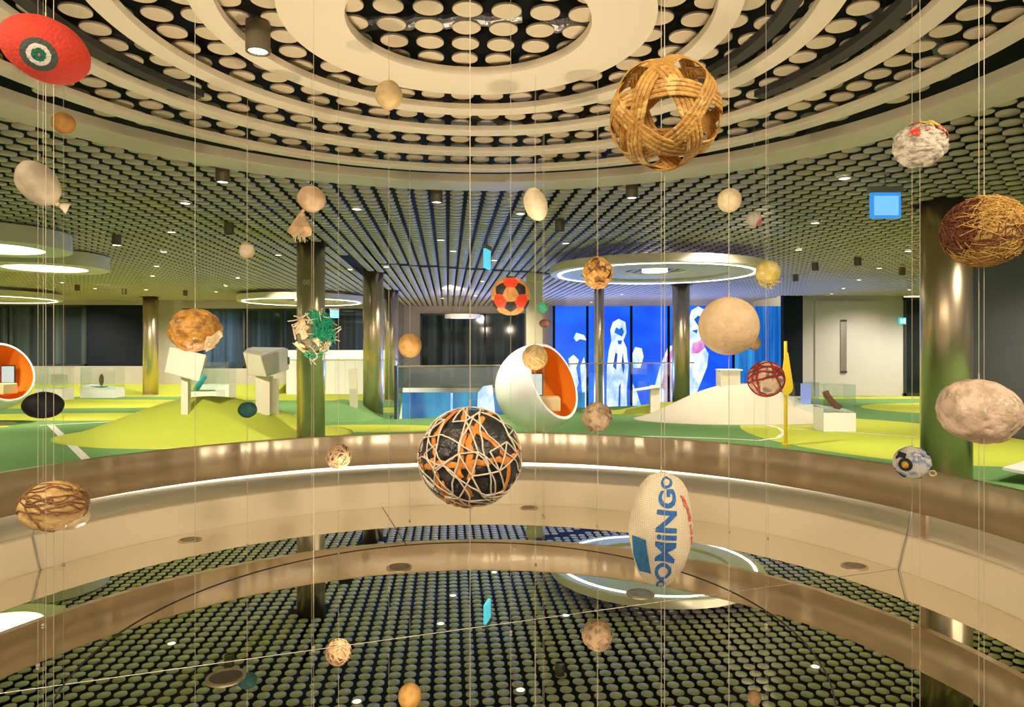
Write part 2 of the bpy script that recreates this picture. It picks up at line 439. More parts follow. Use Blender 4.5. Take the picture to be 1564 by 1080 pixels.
ind = [p for p in vis if not hidden(p)][:300]; inds = {(round(p.x, 4), round(p.y, 4)) for p in ind}
d0 = obj('ceiling_disc', L(disc_profile(), 28), DISC)
tag(d0, 'round cream disc of the open ceiling grid', 'ceiling disc', 'nearest round discs of the ceiling grid')
d0.location = (ind[0].x, ind[0].y, CEIL)
for p in ind[1:]:
    o = d0.copy(); C.objects.link(o); o.location = (p.x, p.y, CEIL)
rest = [p for p in cent if (round(p.x, 4), round(p.y, 4)) not in inds]
def many_discs(pts, seg):
    n = len(pts); a = np.arange(seg) * 2 * PI / seg
    c = np.array([(p.x, p.y) for p in pts])
    ringxy = np.stack([np.cos(a), np.sin(a)], 1) * DR
    xy = c[:, None, :] + ringxy[None]
    V = np.zeros((n, 2, seg, 3)); V[:, 0, :, :2] = xy; V[:, 1, :, :2] = xy; V[:, 0, :, 2] = CEIL; V[:, 1, :, 2] = CEIL + .02
    base = np.arange(n)[:, None] * 2 * seg
    bot = base + np.arange(seg)[::-1][None]
    k = np.arange(seg); kn = (k + 1) % seg
    side = np.stack([k, kn, kn + seg, k + seg], 1)[None] + base[:, :, None]
    loops = np.concatenate([bot.reshape(n, -1), side.reshape(n, -1)], 1).ravel()
    tot = np.tile(np.concatenate([[seg], np.full(seg, 4)]), n); st = np.concatenate([[0], np.cumsum(tot)[:-1]])
    return V.reshape(-1, 3), loops, tot, st
def stuff_discs(pts, seg):
    V, loops, tot, st = many_discs(pts, seg)
    me = bpy.data.meshes.new('ceiling_disc_field')
    me.vertices.add(len(V)); me.vertices.foreach_set('co', V.ravel())
    me.loops.add(len(loops)); me.loops.foreach_set('vertex_index', loops.astype(np.int32))
    me.polygons.add(len(tot)); me.polygons.foreach_set('loop_start', st.astype(np.int32)); me.polygons.foreach_set('loop_total', tot.astype(np.int32))
    me.update(calc_edges=True); me.materials.append(DISC)
    o = bpy.data.objects.new('ceiling_disc_field', me); C.objects.link(o); return o
sd = stuff_discs(rest, 16)
sd['kind'] = 'stuff'; tag(sd, 'countless further round discs of the grid spreading across the hall ceiling', 'ceiling discs')

# ------------------------------------------------------------------ ceiling rings over the mirror
RL = ['innermost and widest flat cream ring hanging round the open centre of the ceiling',
      'narrow cream ceiling ring next outside the wide innermost ring',
      'third cream ceiling ring counted from the centre, narrow and flat',
      'fourth cream ceiling ring from the centre, narrow and flat',
      'fifth cream ceiling ring, the narrow one just inside the broad outer rim',
      'broad outermost cream rim ring edging the round ceiling recess']
for (a, b), lab, h in zip(rings_r, RL, (.06, .05, .05, .05, .05, .10)):
    o = obj('ceiling_ring', ring_bm(a, b, 0, h, 200), CREAM); o.location = (RC.x, RC.y, 3.82)
    tag(o, lab, 'ceiling ring')

def arc_band(r0, r1, z0, z1, a0, a1, n=48):
    b_ = bmesh.new(); pr = []
    for i in range(n + 1):
        a = math.radians(a0 + (a1 - a0) * i / n); c_, s_ = math.cos(a), math.sin(a)
        pr.append([b_.verts.new((r * c_, r * s_, z)) for r, z in ((r0, z0), (r1, z0), (r1, z1), (r0, z1))])
    for a, b in zip(pr, pr[1:]):
        for k in range(4): b_.faces.new((a[k], a[(k + 1) % 4], b[(k + 1) % 4], b[k]))
    b_.faces.new(pr[0]); b_.faces.new(pr[-1][::-1]); bmesh.ops.recalc_face_normals(b_, faces=b_.faces)
    return b_
for a, b, a0, a1, lab in ((1.86, 1.95, -60, 38, 'inner dark curved track right of the centre, tucked behind the third cream ring'),
                          (2.52, 2.62, -50, 30, 'outer dark curved track right of the centre, behind the fourth cream ring'),
                          (2.52, 2.62, 150, 235, 'dark curved track left of the centre, behind the fourth cream ring')):
    o = obj('ceiling_track', arc_band(a, b, 0, .05, a0, a1), BEAM); o.location = (RC.x, RC.y, 3.85); tag(o, lab, 'ceiling track')

# ------------------------------------------------------------------ the round parapet with its mirror floor
t = thing('parapet', 'round parapet of cream bench wall and brushed steel band around the mirror floor', 'parapet', (PC.x, PC.y, 0))
obj('bench_wall', L([(3.23, MIR - .28), (3.235, MIR), (3.31, .515), (3.325, .524), (4.28, .524), (4.3, .51), (4.3, 0), (3.23, 0)], 200, closed=True), CREAM2, t)
sb = obj('steel_band', L([(3.35, .695), (3.35, .992), (3.358, 1.0), (3.402, 1.0), (3.41, .992), (3.41, .695)], 240, closed=True), STEEL, t)
for f in sb.data.polygons: f.use_smooth = abs(f.normal.z) < .3
obj('glow_strip', ring_bm(4.19, 4.21, .524, .566, 200), LEDGEGLOW, t)  # added glowing strip, stands in for the lit rear of the ledge
for ang in (163.4, 19.6, 230, 270, 310):
    a = math.radians(ang)
    obj('post', B(3.385 * math.cos(a), 3.385 * math.sin(a), .61, .03, .05, .172, 0, Matrix.Rotation(a, 3, 'Z')), COLSTEEL, t)
for sg_ in (-1, 1):
    sm = bmesh.new()
    c_, s_ = sg_ * math.cos(math.radians(20.8)), math.sin(math.radians(20.8))
    cyl(sm, (3.228 * c_, 3.228 * s_, MIR), (3.304 * c_, 3.304 * s_, .522), .008, 6); cyl(sm, (3.304 * c_, 3.304 * s_, .519), (sg_ * 3.72, 2.2, .526), .008, 6)
    obj('panel_joint', sm, SEAM, t)
mf = thing('mirror_floor', 'round mirror floor inside the parapet reflecting the disc ceiling', 'mirror floor', (PC.x, PC.y, MIR))
obj('mirror', L([(0, 0), (3.225, 0), (3.225, -.03), (0, -.03)], 160), MIRROR, mf)
jb = bmesh.new()
tube(jb, [Vector((1.85 * math.cos(2 * PI * i / 120), 1.85 * math.sin(2 * PI * i / 120), .001)) for i in range(120)], .004, 6, True, up=Vector((0, 0, 1)))
obj('round_joint', jb, DARKLINE, mf)
jb = bmesh.new()
p0, p1 = on_floor(-20, 1062, MIR), on_floor(1372, 869, MIR)
cyl(jb, p0 - Vector((PC.x, PC.y, MIR)), p1 - Vector((PC.x, PC.y, MIR)), .0022, 6)
obj('straight_joint', jb, SEAM, mf)
jb = bmesh.new(); pa, pb = on_floor(584, 775, MIR), on_floor(620, 832, MIR)
cyl(jb, pa - Vector((PC.x, PC.y, MIR)), pb - Vector((PC.x, PC.y, MIR)), .004, 6)
obj('short_joint', jb, DARKLINE, mf)
def floor_lamp(x, y, lab, first=[None]):
    if first[0] is None:
        t_ = thing('inset_floor_lamp', lab, 'floor lamp', (x, y, MIR), group='round lamps set into the mirror floor')
        obj('bezel', ring_bm(.075, .09, 0, .006, 32), COLSTEEL, t_)
        obj('lens', L([(0, .003), (.075, .003), (.075, 0), (0, 0)], 32), LENSDARK, t_)
        first[0] = t_; return t_
    return dup(first[0], (x, y, MIR), lab)
lamps = []
for px, py, lab in ((290, 825, 'round dark lamp set into the mirror floor near the left bench wall'),
                    (808, 776, 'round dark lamp in the mirror floor at the far wall right of the string ball'),
                    (1305, 865, 'round dark lamp set into the mirror floor near the right bench wall'),
                    (610, 867, 'round lamp of the inner circle in the mirror floor, left of the big string ball'),
                    (345, 1035, 'round inner circle lamp in the mirror floor close to the dark green reflection'),
                    (978, 907, 'round lamp of the inner circle in the mirror floor, below the sack ball')):
    q = on_floor(px, py, MIR); lamps.append(floor_lamp(q.x, q.y, lab))

# ------------------------------------------------------------------ pendant disc and ring lamps
def pendant(px, Y, R, z, label, ring=False, h=.30):
    x = (px - CX) / F * Y
    t = thing('ring_lamp' if ring else 'disc_lamp', label, 'pendant lamp', (x, Y, z))
    if not ring:
        obj('housing', L([(R * .66, .02), (R * .66, 0), (R - .01, 0), (R, .01), (R, h), (0, h)], 96), CREAM, t)
        obj('light_panel', L([(0, .015), (R * .66, .015), (R * .66, .03), (0, .03)], 96), PANELW, t)
    else:
        obj('housing', L([(R * .70, .10), (R * .70, .0), (R - .02, 0), (R, .02), (R, h), (R * .70, h)], 128, closed=True), CREAM, t)
        obj('glow_strip', ring_bm(R * .90, R * .925, -.012, .0, 128), LEDW, t)
        obj('inner_panel', L([(R * .30, .06), (R * .70, .06), (R * .70, .10), (R * .30, .10)], 128, closed=True), CREAM2, t)
        obj('centre_lamp', L([(0, .06), (R * .12, .06), (R * .12, .14), (0, .14)], 48), LEDW, t)
    for k in range(3):
        rb = bmesh.new(); a = k * 2.09 + .4; rr = R * .88
        cyl(rb, (rr * math.cos(a), rr * math.sin(a), h), (rr * math.cos(a), rr * math.sin(a), CEIL - .002 - z), .012, 6)
        obj('hanger', rb, BRONZE, t)
    return t
PZ = EYE + 1.75
pendant(-14, 12.0, 1.2, PZ - .02, 'upper white disc lamp with glowing round panel, cut by the left edge', h=.30)
pendant(70, 15.0, 1.2, PZ - .02, 'lower white disc lamp with glowing round panel, second from the left edge', h=.30)
pendant(-24, 24.4, 2.34, PZ, 'far thin ring lamp at the left edge under the other disc lamps', True, h=.2)
pendant(462, 26.0, 2.3, PZ, 'far thin ring lamp behind the thick steel column', True, h=.2)
pendant(1000, 15.5, 2.34, EYE + 1.66, 'large glowing ring lamp hanging in front of the video wall', True, h=.17)
pendant(707, 27.5, .72, EYE + 1.22, 'small far disc lamp above the glass balustrade', h=.14)

# ------------------------------------------------------------------ downlights and spotlights
DL = [(283, 311), (262, 355), (250, 385), (239, 407), (233, 422), (223, 443), (363, 425), (345, 437), (330, 446), (545, 320), (673, 367),
      (692, 384), (795, 327), (755, 398), (737, 430), (678, 441), (676, 456), (726, 452), (864, 372), (903, 462), (950, 450), (1290, 273),
      (1245, 341), (1220, 382), (1387, 384), (1343, 410), (1312, 428), (1288, 441), (1389, 443), (1270, 449), (590, 408), (535, 412), (425, 390), (95, 432), (145, 441)]
d0 = None
for px, py in DL:
    q = on_ceiling(px, py, CEIL - .022)
    if d0 is None:
        d0 = thing('downlight', 'small round white downlight set flush between the ceiling discs', 'downlight', q, group='flush downlights in the disc ceiling')
        obj('bezel', ring_bm(.06, .078, 0, .02, 24), CREAM, d0)
        obj('lens', L([(0, .004), (.06, .004), (.06, .02), (0, .02)], 24), LENS, d0)
    else: dup(d0, q)
s0 = None
SP = [(340, 268, 'cylinder spotlight under the ceiling discs at the left of the round rim'), (667, 300, 'cylinder spotlight below the rim, left of the cream oval ball'),
      (965, 293, 'cylinder spotlight below the rim, left of the large rattan ball'), (394, 60, 'cylinder spotlight hanging between the cream rings, upper left'),
      (350, 350, 'dark cylinder spotlight above the small peach ball'), (855, 345, 'dark cylinder spotlight right of the cream oval ball'),
      (1245, 408, 'dark cylinder spotlight right of the yellow tufted ball'), (1310, 400, 'dark cylinder spotlight between exit sign and right column'),
      (1215, 425, 'dark cylinder spotlight above the yellow corner flag'), (178, 368, 'dark cylinder spotlight right of the two white disc lamps'),
      (118, 440, 'dark cylinder spotlight far left above the long window'), (190, 446, 'dark cylinder spotlight close to the slim left column'),
      (283, 448, 'dark cylinder spotlight right of the slim left column'), (1378, 415, 'dark cylinder spotlight left of the thick right column')]
for k, (px, py, lab) in enumerate(SP):
    q = on_ceiling(px, py, 3.80); big = k < 4
    if s0 is None or k == 4:
        s0 = thing('spotlight', lab, 'spotlight', q, group='cylinder spotlights on the ceiling')
        obj('body', L([(.06, -.08), (.075, -.08), (.075, .1), (0, .1)], 28), BRONZE, s0)
        obj('lens', L([(0, -.07), (.062, -.07), (.062, -.06), (0, -.06)], 28), LENS if big else LENSDARK, s0)
        obj('stem', L([(.018, .1), (.018, .108)], 12), BRONZE, s0)
    else: dup(s0, q, lab)

# ------------------------------------------------------------------ signs
def sign(px, py, Y, w, h, label, mats, rod=.3, yaw=0, head=.07):
    q = at(px, py, Y)
    t = thing('exit_sign', label, 'exit sign', q, (0, 0, yaw))
    obj('housing', B(0, 0, h / 2 + head / 2, w * 1.12, .09, head, .005), SIGNGREY, t)
    p = obj('panel', B(0, 0, 0, w, .05, h, .004), mats[0], t)
    obj('face', B(0, -.027, -.005, w * .82, .006, h * .76, .002), mats[1], p)
    rb = bmesh.new(); cyl(rb, (0, 0, h / 2 + head), (0, 0, h / 2 + head + rod), .009, 8)
    obj('rod', rb, SIGNGREY, t)
sign(1352, 314, 8.2, .35, .30, 'glowing blue sign box hanging by the right column from a short rod', (SIGNBLUE, SIGNPALE), .17)
sign(744, 396, 12.5, .36, .34, 'narrow cyan sign seen edge on beside dark spotlights in the middle of the ceiling', (SIGNCYAN, SIGNCYAN), .12, math.radians(78))
sign(511, 480, 24.0, .30, .26, 'tiny cyan exit sign between the thick steel column and the slot column', (SIGNCYAN, SIGNCYAN), .3)
q = at(1382, 490, 26.9)
sg = thing('door_sign', 'small turquoise running-man exit sign glowing on the dark glass door', 'exit sign', (q.x, RW - .13, q.z))
obj('panel', B(0, 0, 0, .28, .04, .26, .004), mat('sign_turquoise', (.05, .5, .5), .4, emis=(.05, .55, .5), estr=.9), sg)
mm = bmesh.new(); box(mm, -.05, -.024, 0, .05, .01, .16); box(mm, .06, -.024, 0, .08, .01, .18)
obj('pictogram', mm, mat('sign_white', (.9, .9, .9), .4, emis=(.6, 1, .95), estr=.9), sg)

# ------------------------------------------------------------------ video wall and stair opening
def flat_poly(name, pts, Y, m, parent, dy=0):
    """a flat picture area on the screen, outlined at the screen's own distance"""
    b_ = bmesh.new(); P = [at(x, y, Y) for x, y in pts]
    a = [b_.verts.new((p.x, Y - .012 - dy, p.z)) for p in P]; b_.faces.new(a)
    r = bmesh.ops.extrude_face_region(b_, geom=b_.faces[:])
    bmesh.ops.translate(b_, vec=(0, .01, 0), verts=[v for v in r['geom'] if isinstance(v, bmesh.types.BMVert)])
    bmesh.ops.recalc_face_normals(b_, faces=b_.faces); bmesh.ops.triangulate(b_, faces=[f for f in b_.faces if len(f.verts) > 4])
    return obj(name, b_, m, parent)
VY = 33.2
x0, x1 = (846 - CX) / F * VY, (1120 - CX) / F * VY; x2 = (1197 - CX) / F * VY
vw = thing('video_wall', 'huge glowing blue video wall showing pale footballers at the back of the hall', 'video wall', (0, 0, 0))
obj('screen', B((x0 + x1) / 2, VY + .05, .1, x1 - x0, .1, 7.6), VID, vw)
obj('side_screen', B((x1 + x2) / 2, VY + .05, .1, x2 - x1, .1, 7.6), VIDR, vw)
fr = bmesh.new()
for px in (846, 897, 964, 1021, 1120): box(fr, (px - CX) / F * VY, VY - .03, .1, .11, .06, 7.6)
obj('panel_gap', fr, NAVY, vw)
flat_poly('picture', [(926, 640), (927, 560), (930, 535), (934, 520), (932, 505), (936, 492), (945, 487), (955, 492), (957, 508), (952, 520), (957, 532), (960, 560), (957, 600), (958, 640)], VY, PICW, vw)
flat_poly('picture', [(964, 545), (970, 530), (980, 532), (983, 545), (978, 562), (968, 562)], VY, PICW, vw)
flat_poly('picture', [(962, 640), (966, 585), (973, 600), (985, 640)], VY, PICW, vw)
flat_poly('picture', [(994, 650), (1000, 590), (1008, 560), (1020, 530), (1034, 524), (1050, 512), (1052, 490), (1056, 474), (1066, 468), (1078, 474), (1078, 500), (1070, 520), (1082, 540), (1080, 560), (1068, 590), (1056, 620), (1048, 650)], VY, PICW, vw)
flat_poly('picture', [(1014, 645), (1016, 600), (1010, 590), (1018, 545), (1030, 528), (1024, 555), (1028, 580), (1024, 610), (1034, 640)], VY, PICP, vw, .012)
flat_poly('picture', [(1056, 540), (1058, 524), (1075, 518), (1076, 532), (1066, 540)], VY, PICP, vw, .012)
flat_poly('picture', [(876, 516), (880, 508), (892, 512), (896, 520), (886, 518), (880, 522)], VY, PICW, vw)
flat_poly('picture', [(892, 640), (886, 560), (892, 545), (898, 580), (896, 640)], VY, PICW, vw)
PICB = screen_mat('picture_dark_blue', (.003, .05, .42), (.01, .14, .7), 2.0, (1, 1, 1), 1.2)
for pts in ([(938, 508), (941, 500), (946, 503), (950, 500), (953, 507), (950, 514), (944, 511)], [(936, 560), (940, 538), (943, 541), (941, 565)],
            [(951, 538), (954, 560), (952, 572), (949, 556)], [(943, 520), (950, 520), (949, 526), (944, 526)], [(945, 590), (948, 585), (947, 640), (944, 640)],
            [(1060, 488), (1066, 482), (1074, 486), (1074, 494), (1066, 498)], [(1057, 505), (1066, 503), (1064, 510)], [(1040, 560), (1044, 556), (1040, 620), (1036, 622)]):
    flat_poly('picture', pts, VY, PICB, vw, .014)
flat_poly('picture', [(868, 548), (876, 542), (884, 550), (880, 562), (884, 585), (878, 600), (872, 575)], VY, PICW, vw)
lv = thing('stairwell_screen', 'bright cyan and blue screen low in the stair opening behind the glass balustrade', 'screen', (0, 0, 0))
obj('screen', B(-.8, 30.0, -1.78, 7.9, .1, 3.5), VIDL, lv)
bd = bmesh.new()
for xx in (-2.6, -1.2, .2, 1.4): box(bd, xx, 29.93, -1.75, .09, .03, 3.4)
obj('bright_bar', bd, PICW, lv)
flat_poly('picture', [(728, 640), (730, 600), (738, 590), (752, 588), (757, 640)], 29.9, PICW, lv)
bal = thing('glass_balustrade', 'clear glass balustrade with steel handrail around the stair opening', 'balustrade', (0, 0, 0))
gb = near[:4]
for k, ((ax, ay), (bx, by)) in enumerate(zip(gb, gb[1:])):
    v = Vector((bx - ax, by - ay)); ln = v.length; ang = math.atan2(v.y, v.x); m_ = Matrix.Rotation(ang, 3, 'Z')
    obj('glass_pane', B((ax + bx) / 2, (ay + by) / 2 - .03, .68, ln - .06, .02, 1.36, 0, m_), GLASS, bal)
    obj('handrail', B((ax + bx) / 2, (ay + by) / 2 - .03, 1.39, ln, .05, .04, .005, m_), COLSTEEL, bal)
m_ = Matrix.Rotation(math.atan2(14.6, -2.13), 3, 'Z')
obj('glass_pane', B(-4.1, 25.6, .68, 14.6, .02, 1.36, 0, m_), GLASS, bal)
obj('handrail', B(-4.1, 25.6, 1.39, 14.7, .05, .04, .005, m_), COLSTEEL, bal)
obj('post', B(-3.06, 18.27, .70, .07, .07, 1.42, .005), FRAME, bal)
pil = thing('pillar', 'square cream pillar with a capped top behind the orange pod chair', 'pillar', ((816 - CX) / F * 19.2, 19.2, 0))
obj('shaft', B(0, 0, 1.85, .44, .44, 3.7, .01), CREAM2, pil); obj('cap', B(0, 0, 3.80, .46, .46, .22, .01), CREAM2, pil)
# counter along the back
ct = thing('counter', 'long white lit counter along the back windows behind the steel columns', 'counter', (-7.0, 28.6, 0))
obj('body', B(0, 0, .72, 4.4, .6, 1.44, .01), WHITE, ct); obj('top', B(0, -.1, 1.62, 4.5, .8, .36, .02), mat('lit_white_top', (.9, .88, .84), .4, emis=(1, .92, .8), estr=.45), ct)
bn = bmesh.new()
for k in range(12): box(bn, -2.2 + k * .4, -.31, .72, .015, .02, 1.36)
obj('panel_groove', bn, BEIGE, ct)

# ------------------------------------------------------------------ mounds
def mound(cx, cy, rx, ry, h, m, lab, pw=1):
    o = obj('carpet_mound', grid_dome(cx, cy, rx, ry, h, power=pw), m, None, True); return tag(o, lab, 'mound')
mound(-6.6, 15.1, 3.1, 2.3, .82, LIME, 'lime green carpeted mound carrying the two box kiosks', .8)
mound(6.0, 18.3, 2.85, 1.5, .95, BEIGECARPET, 'beige carpeted mound carrying the cream plinth before the video wall', .75)
mound(4.7, 20.3, 2.3, 1.0, .30, LIME, 'low lime green mound behind the sloping lectern')
mound(-4.55, 18.6, 1.3, 1.2, .50, mat('green_carpet_mound', (.145, .285, .09), .95), 'dark green carpeted mound around the foot of the slot column', .8)
b_ = bmesh.new()
prof = [(27.4, 0), (28.4, .12), (29.44, .36)]
vs = [[b_.verts.new((x, y, z)) for y, z in prof] + [b_.verts.new((x, 29.44, 0))] for x in (-33, -9.6)]
for k in range(3): b_.faces.new((vs[0][k], vs[1][k], vs[1][k + 1], vs[0][k + 1]))
b_.faces.new(vs[0]); b_.faces.new(vs[1][::-1]); b_.faces.new((vs[0][0], vs[0][3], vs[1][3], vs[1][0]))
bmesh.ops.recalc_face_normals(b_, faces=b_.faces)
tag(obj('carpet_bank', b_, LIME), 'sloping lime green carpet bank along the foot of the long window wall', 'bank')

# ------------------------------------------------------------------ exhibits on the carpet
def mound_z(x, y, cx=-6.6, cy=15.1, rx=3.1, ry=2.3, h=.82, pw=.8):
    u = min(1, math.hypot((x - cx) / rx, (y - cy) / ry)); return h * (.5 + .5 * math.cos(PI * u)) ** pw
k1 = thing('kiosk', 'tilted cream box kiosk on one thin post, left of the wide-legged kiosk', 'kiosk', (0, 0, 0))
fr_ = [at(251, 569, 14.0), at(304, 583, 13.7), at(315, 542, 13.8), at(259, 530, 14.1)]
bk_ = [at(262, 566, 14.6), at(306, 577, 14.4), at(318, 546, 14.5), at(268, 534, 14.7)]
hb = hexa(fr_ + bk_); bmesh.ops.bevel(hb, geom=hb.edges[:], offset=.012, segments=2, affect='EDGES'); obj('head', hb, BEIGE, k1)
px_ = at(284, 575, 14.1); zb_ = mound_z(px_.x, px_.y) - .03
obj('post', B(px_.x, px_.y, (px_.z + zb_) / 2, .14, .14, px_.z - zb_, .006), BEIGE, k1)
k2 = thing('kiosk', 'cream box kiosk with angled trough head on a wide leg, beside the dark green ball', 'kiosk', (0, 0, 0))
fr_ = [at(379, 573, 14.6), at(407, 576, 14.2), at(398, 544, 14.1), at(371, 538, 14.6)]
bk_ = [at(408, 570, 15.2), at(442, 564, 15.0), at(440, 532, 15.0), at(378, 531, 15.3)]
hb = hexa(fr_ + bk_); bmesh.ops.bevel(hb, geom=hb.edges[:], offset=.012, segments=2, affect='EDGES'); obj('head', hb, BEIGE, k2)
q1 = at(404, 575, 14.7); z_ = mound_z(q1.x, q1.y) - .05
obj('leg', B(q1.x, q1.y, (q1.z + z_) / 2, .30, .22, q1.z - z_, .006), BEIGE, k2)
q2 = at(420, 575, 14.9); z_ = mound_z(q2.x, q2.y) - .05
obj('leg', B(q2.x, q2.y, (q2.z + z_) / 2 - .05, .13, .12, q2.z - z_, .006), BEIGE, k2)
obj('top_screen', hexa([at(381, 540, 14.62), at(405, 541, 14.3), at(436, 531, 15.0), at(384, 530, 15.2)] + [at(381, 541, 14.62), at(405, 542, 14.3), at(436, 532, 15.0), at(384, 531, 15.2)]), WHITE, k2)
obj('slot', B(*at(440, 551, 14.98), .05, .06, .16), FRAME, k2)

def case(px, Y, w, hb_, h, d, label, slope=0, z0=0):
    x = (px - CX) / F * Y
    t = thing('display_case', label, 'display case', (x, Y, z0))
    c8 = [(-w / 2, -d / 2, 0), (w / 2, -d / 2, 0), (w / 2, -d / 2, hb_ - slope), (-w / 2, -d / 2, hb_)]
    c8 += [(a, d / 2, c + (slope if c else 0) * .5) for a, b, c in c8]
    obj('base', hexa(c8), WHITE, t)
    g = bmesh.new(); tk = .012
    zt_ = h; zl = hb_ - slope
    obj('glass', B(0, -d / 2 + tk / 2, (zl + zt_) / 2, w, tk, zt_ - zl), GLASS, t)
    obj('glass', B(-w / 2 + tk / 2, 0, (hb_ + zt_) / 2, tk, d, zt_ - hb_), GLASS, t)
    obj('glass', B(w / 2 - tk / 2, 0, (zl + zt_) / 2, tk, d, zt_ - zl), GLASS, t)
    obj('lid', B(0, 0, zt_, w, d, .015), GLASS, t)
    return t
c1 = case(1274, 15.8, .72, .52, 1.04, .55, 'glass display case on white base holding a brown leather boot, nearest on the right', .10)
bt = bmesh.new()
tube(bt, [Vector((-.20, 0, .28)), Vector((-.17, 0, .20)), Vector((-.08, 0, .08)), Vector((.02, 0, -.02)), Vector((.12, 0, -.10))], .075, 12, up=Vector((0, 1, 0)))
o = tag(obj('boot', bt, BROWN, None, True), 'brown leather boot leaning inside the nearest glass display case', 'boot'); o.location = (c1.location.x, c1.location.y, .60)
c2 = case(1226, 17.8, .62, .42, 1.0, .5, 'glass display case with a lavender lit panel, behind the yellow corner flag')
o = obj('lit_panel', B(.12, .1, .70, .26, .03, .52), PURPLE, c2)
c3 = case(1167, 20.4, 1.0, .62, 1.1, .5, 'white based glass case beside the cream plinth, behind the red taped ball', .15)
o = obj('sports_shoe', lump(.11, 3, .1, 2, 3, scale=(1.5, .7, .6)), mat('red_shoe', (.55, .06, .04), .5), None, True)
o.location = (c3.location.x - .35, c3.location.y, .72); tag(o, 'small red shoe inside the glass case beside the cream plinth', 'shoe')
c4 = case(313, 23.6, 1.08, .42, 1.25, .7, 'wide white glass case holding a turquoise tube, beyond the two kiosks')
bt = bmesh.new(); cyl(bt, (-.16, 0, -.18), (.14, 0, .3), .09, 16)
o = tag(obj('tube', bt, TEAL, None, True), 'turquoise tube leaning in the wide white glass case', 'tube'); o.location = (c4.location.x - .1, 23.5, .64)
obj('turf_pad', B(-.1, 0, .43, .7, .5, .03), mat('turf', (.06, .22, .03), .9), c4)
c5 = case(157, 26.6, 1.3, .42, 1.15, .7, 'glass display case with white base near the slim left column', .12)
obj('turf_pad', B(-.2, 0, .40, .6, .4, .03), mat('turf2', (.06, .22, .03), .9), c5)
o = obj('figurine', lump(.16, 3, .2, 3, 5, scale=(.5, .5, 1.4)), mat('dark_wood', (.12, .07, .04), .6), None, True)
o.location = (c5.location.x - .05, 26.6, .66); tag(o, 'dark wooden figurine standing in the case near the slim left column', 'figurine')
c6 = case(84, 25.2, .95, .42, 1.2, .7, 'glass display case on white base just above the black oval ball')
o = obj('trophy_board', B(.05, .15, .72, .55, .05, .4), BEIGE, c6)
c7 = case(333, 26.4, 1.1, .5, 1.35, .7, 'farther white glass case behind the turquoise tube case')

lc = thing('lectern', 'cream lectern with thin sloping top plate before the video wall', 'lectern', (0, 0, 0))
q = at(1000, 632, 19.4)
obj('post', B(q.x, q.y, .42, .27, .16, .84, .006), BEIGE, lc)
obj('top_plate', hexa([at(967, 598, 19.2), at(1008, 592, 19.2), at(1010, 587, 19.2), at(967, 594, 19.2)] + [at(972, 597, 19.7), at(1012, 591, 19.7), at(1012, 587, 19.7), at(972, 593, 19.7)]), WHITE, lc)
pp = thing('plinth', 'cream rectangular plinth on top of the beige mound', 'plinth', ((1112 - CX) / F * 18.3, 18.3, 0))
obj('body', B(0, 0, .95, .52, .4, .66, .006), BEIGE, pp); obj('top', B(.02, 0, 1.30, .58, .46, .04, .004), WHITE, pp)
lb = thing('leaning_board', 'thin cream board standing on the carpet left of the slot column', 'board', (0, 0, 0))
q = at(540, 583, 19.0)
obj('board', hexa([at(535, 640, 18.2), at(546, 640, 18.2), at(545, 562, 18.2), at(532, 564, 18.2)] + [at(536, 640, 18.35), at(547, 640, 18.35), at(546, 562, 18.35), at(533, 564, 18.35)]), BEIGE, lb)
fx, fy = (1200 - CX) / F * 13.3, 13.3
fl = thing('corner_flag', 'yellow corner flag pole with a tapering yellow pennant', 'corner flag', (fx, fy, 0))
pb = bmesh.new(); cyl(pb, (0, 0, 0), (0, 0, 2.0), .032, 14); cyl(pb, (0, 0, 0), (0, 0, .03), .09, 20); obj('pole', pb, YELLOW, fl)
fb = poly_prism([(-.03, 1.78), (.03, 1.78), (.13, 1.12), (.10, 1.03), (.02, .96), (-.03, .96), (-.12, 1.10)], -.012, .012)
bmesh.ops.rotate(fb, matrix=Matrix.Rotation(PI / 2, 3, 'X'), verts=fb.verts[:]); bmesh.ops.translate(fb, vec=(0, -.036, 0), verts=fb.verts[:])
bmesh.ops.recalc_face_normals(fb, faces=fb.faces); obj('pennant', fb, mat('yellow_cloth', (.90, .60, .03), .7, bump=.3, bscale=9), fl)
wb = thing('low_bench', 'white low table corner on the green carpet at the right edge', 'table', (0, 0, 0))
obj('top', hexa([at(1531, 718, 9.6), at(1640, 740, 9.0), at(1640, 733, 9.0), at(1531, 714, 9.6)] + [at(1570, 706, 10.2), at(1660, 712, 9.9), at(1660, 706, 9.9), at(1570, 702, 10.2)]), WHITE, wb)
q = at(1610, 720, 9.5); obj('leg', B(q.x, q.y, q.z / 2, .5, .3, q.z, .01), WHITE, wb)

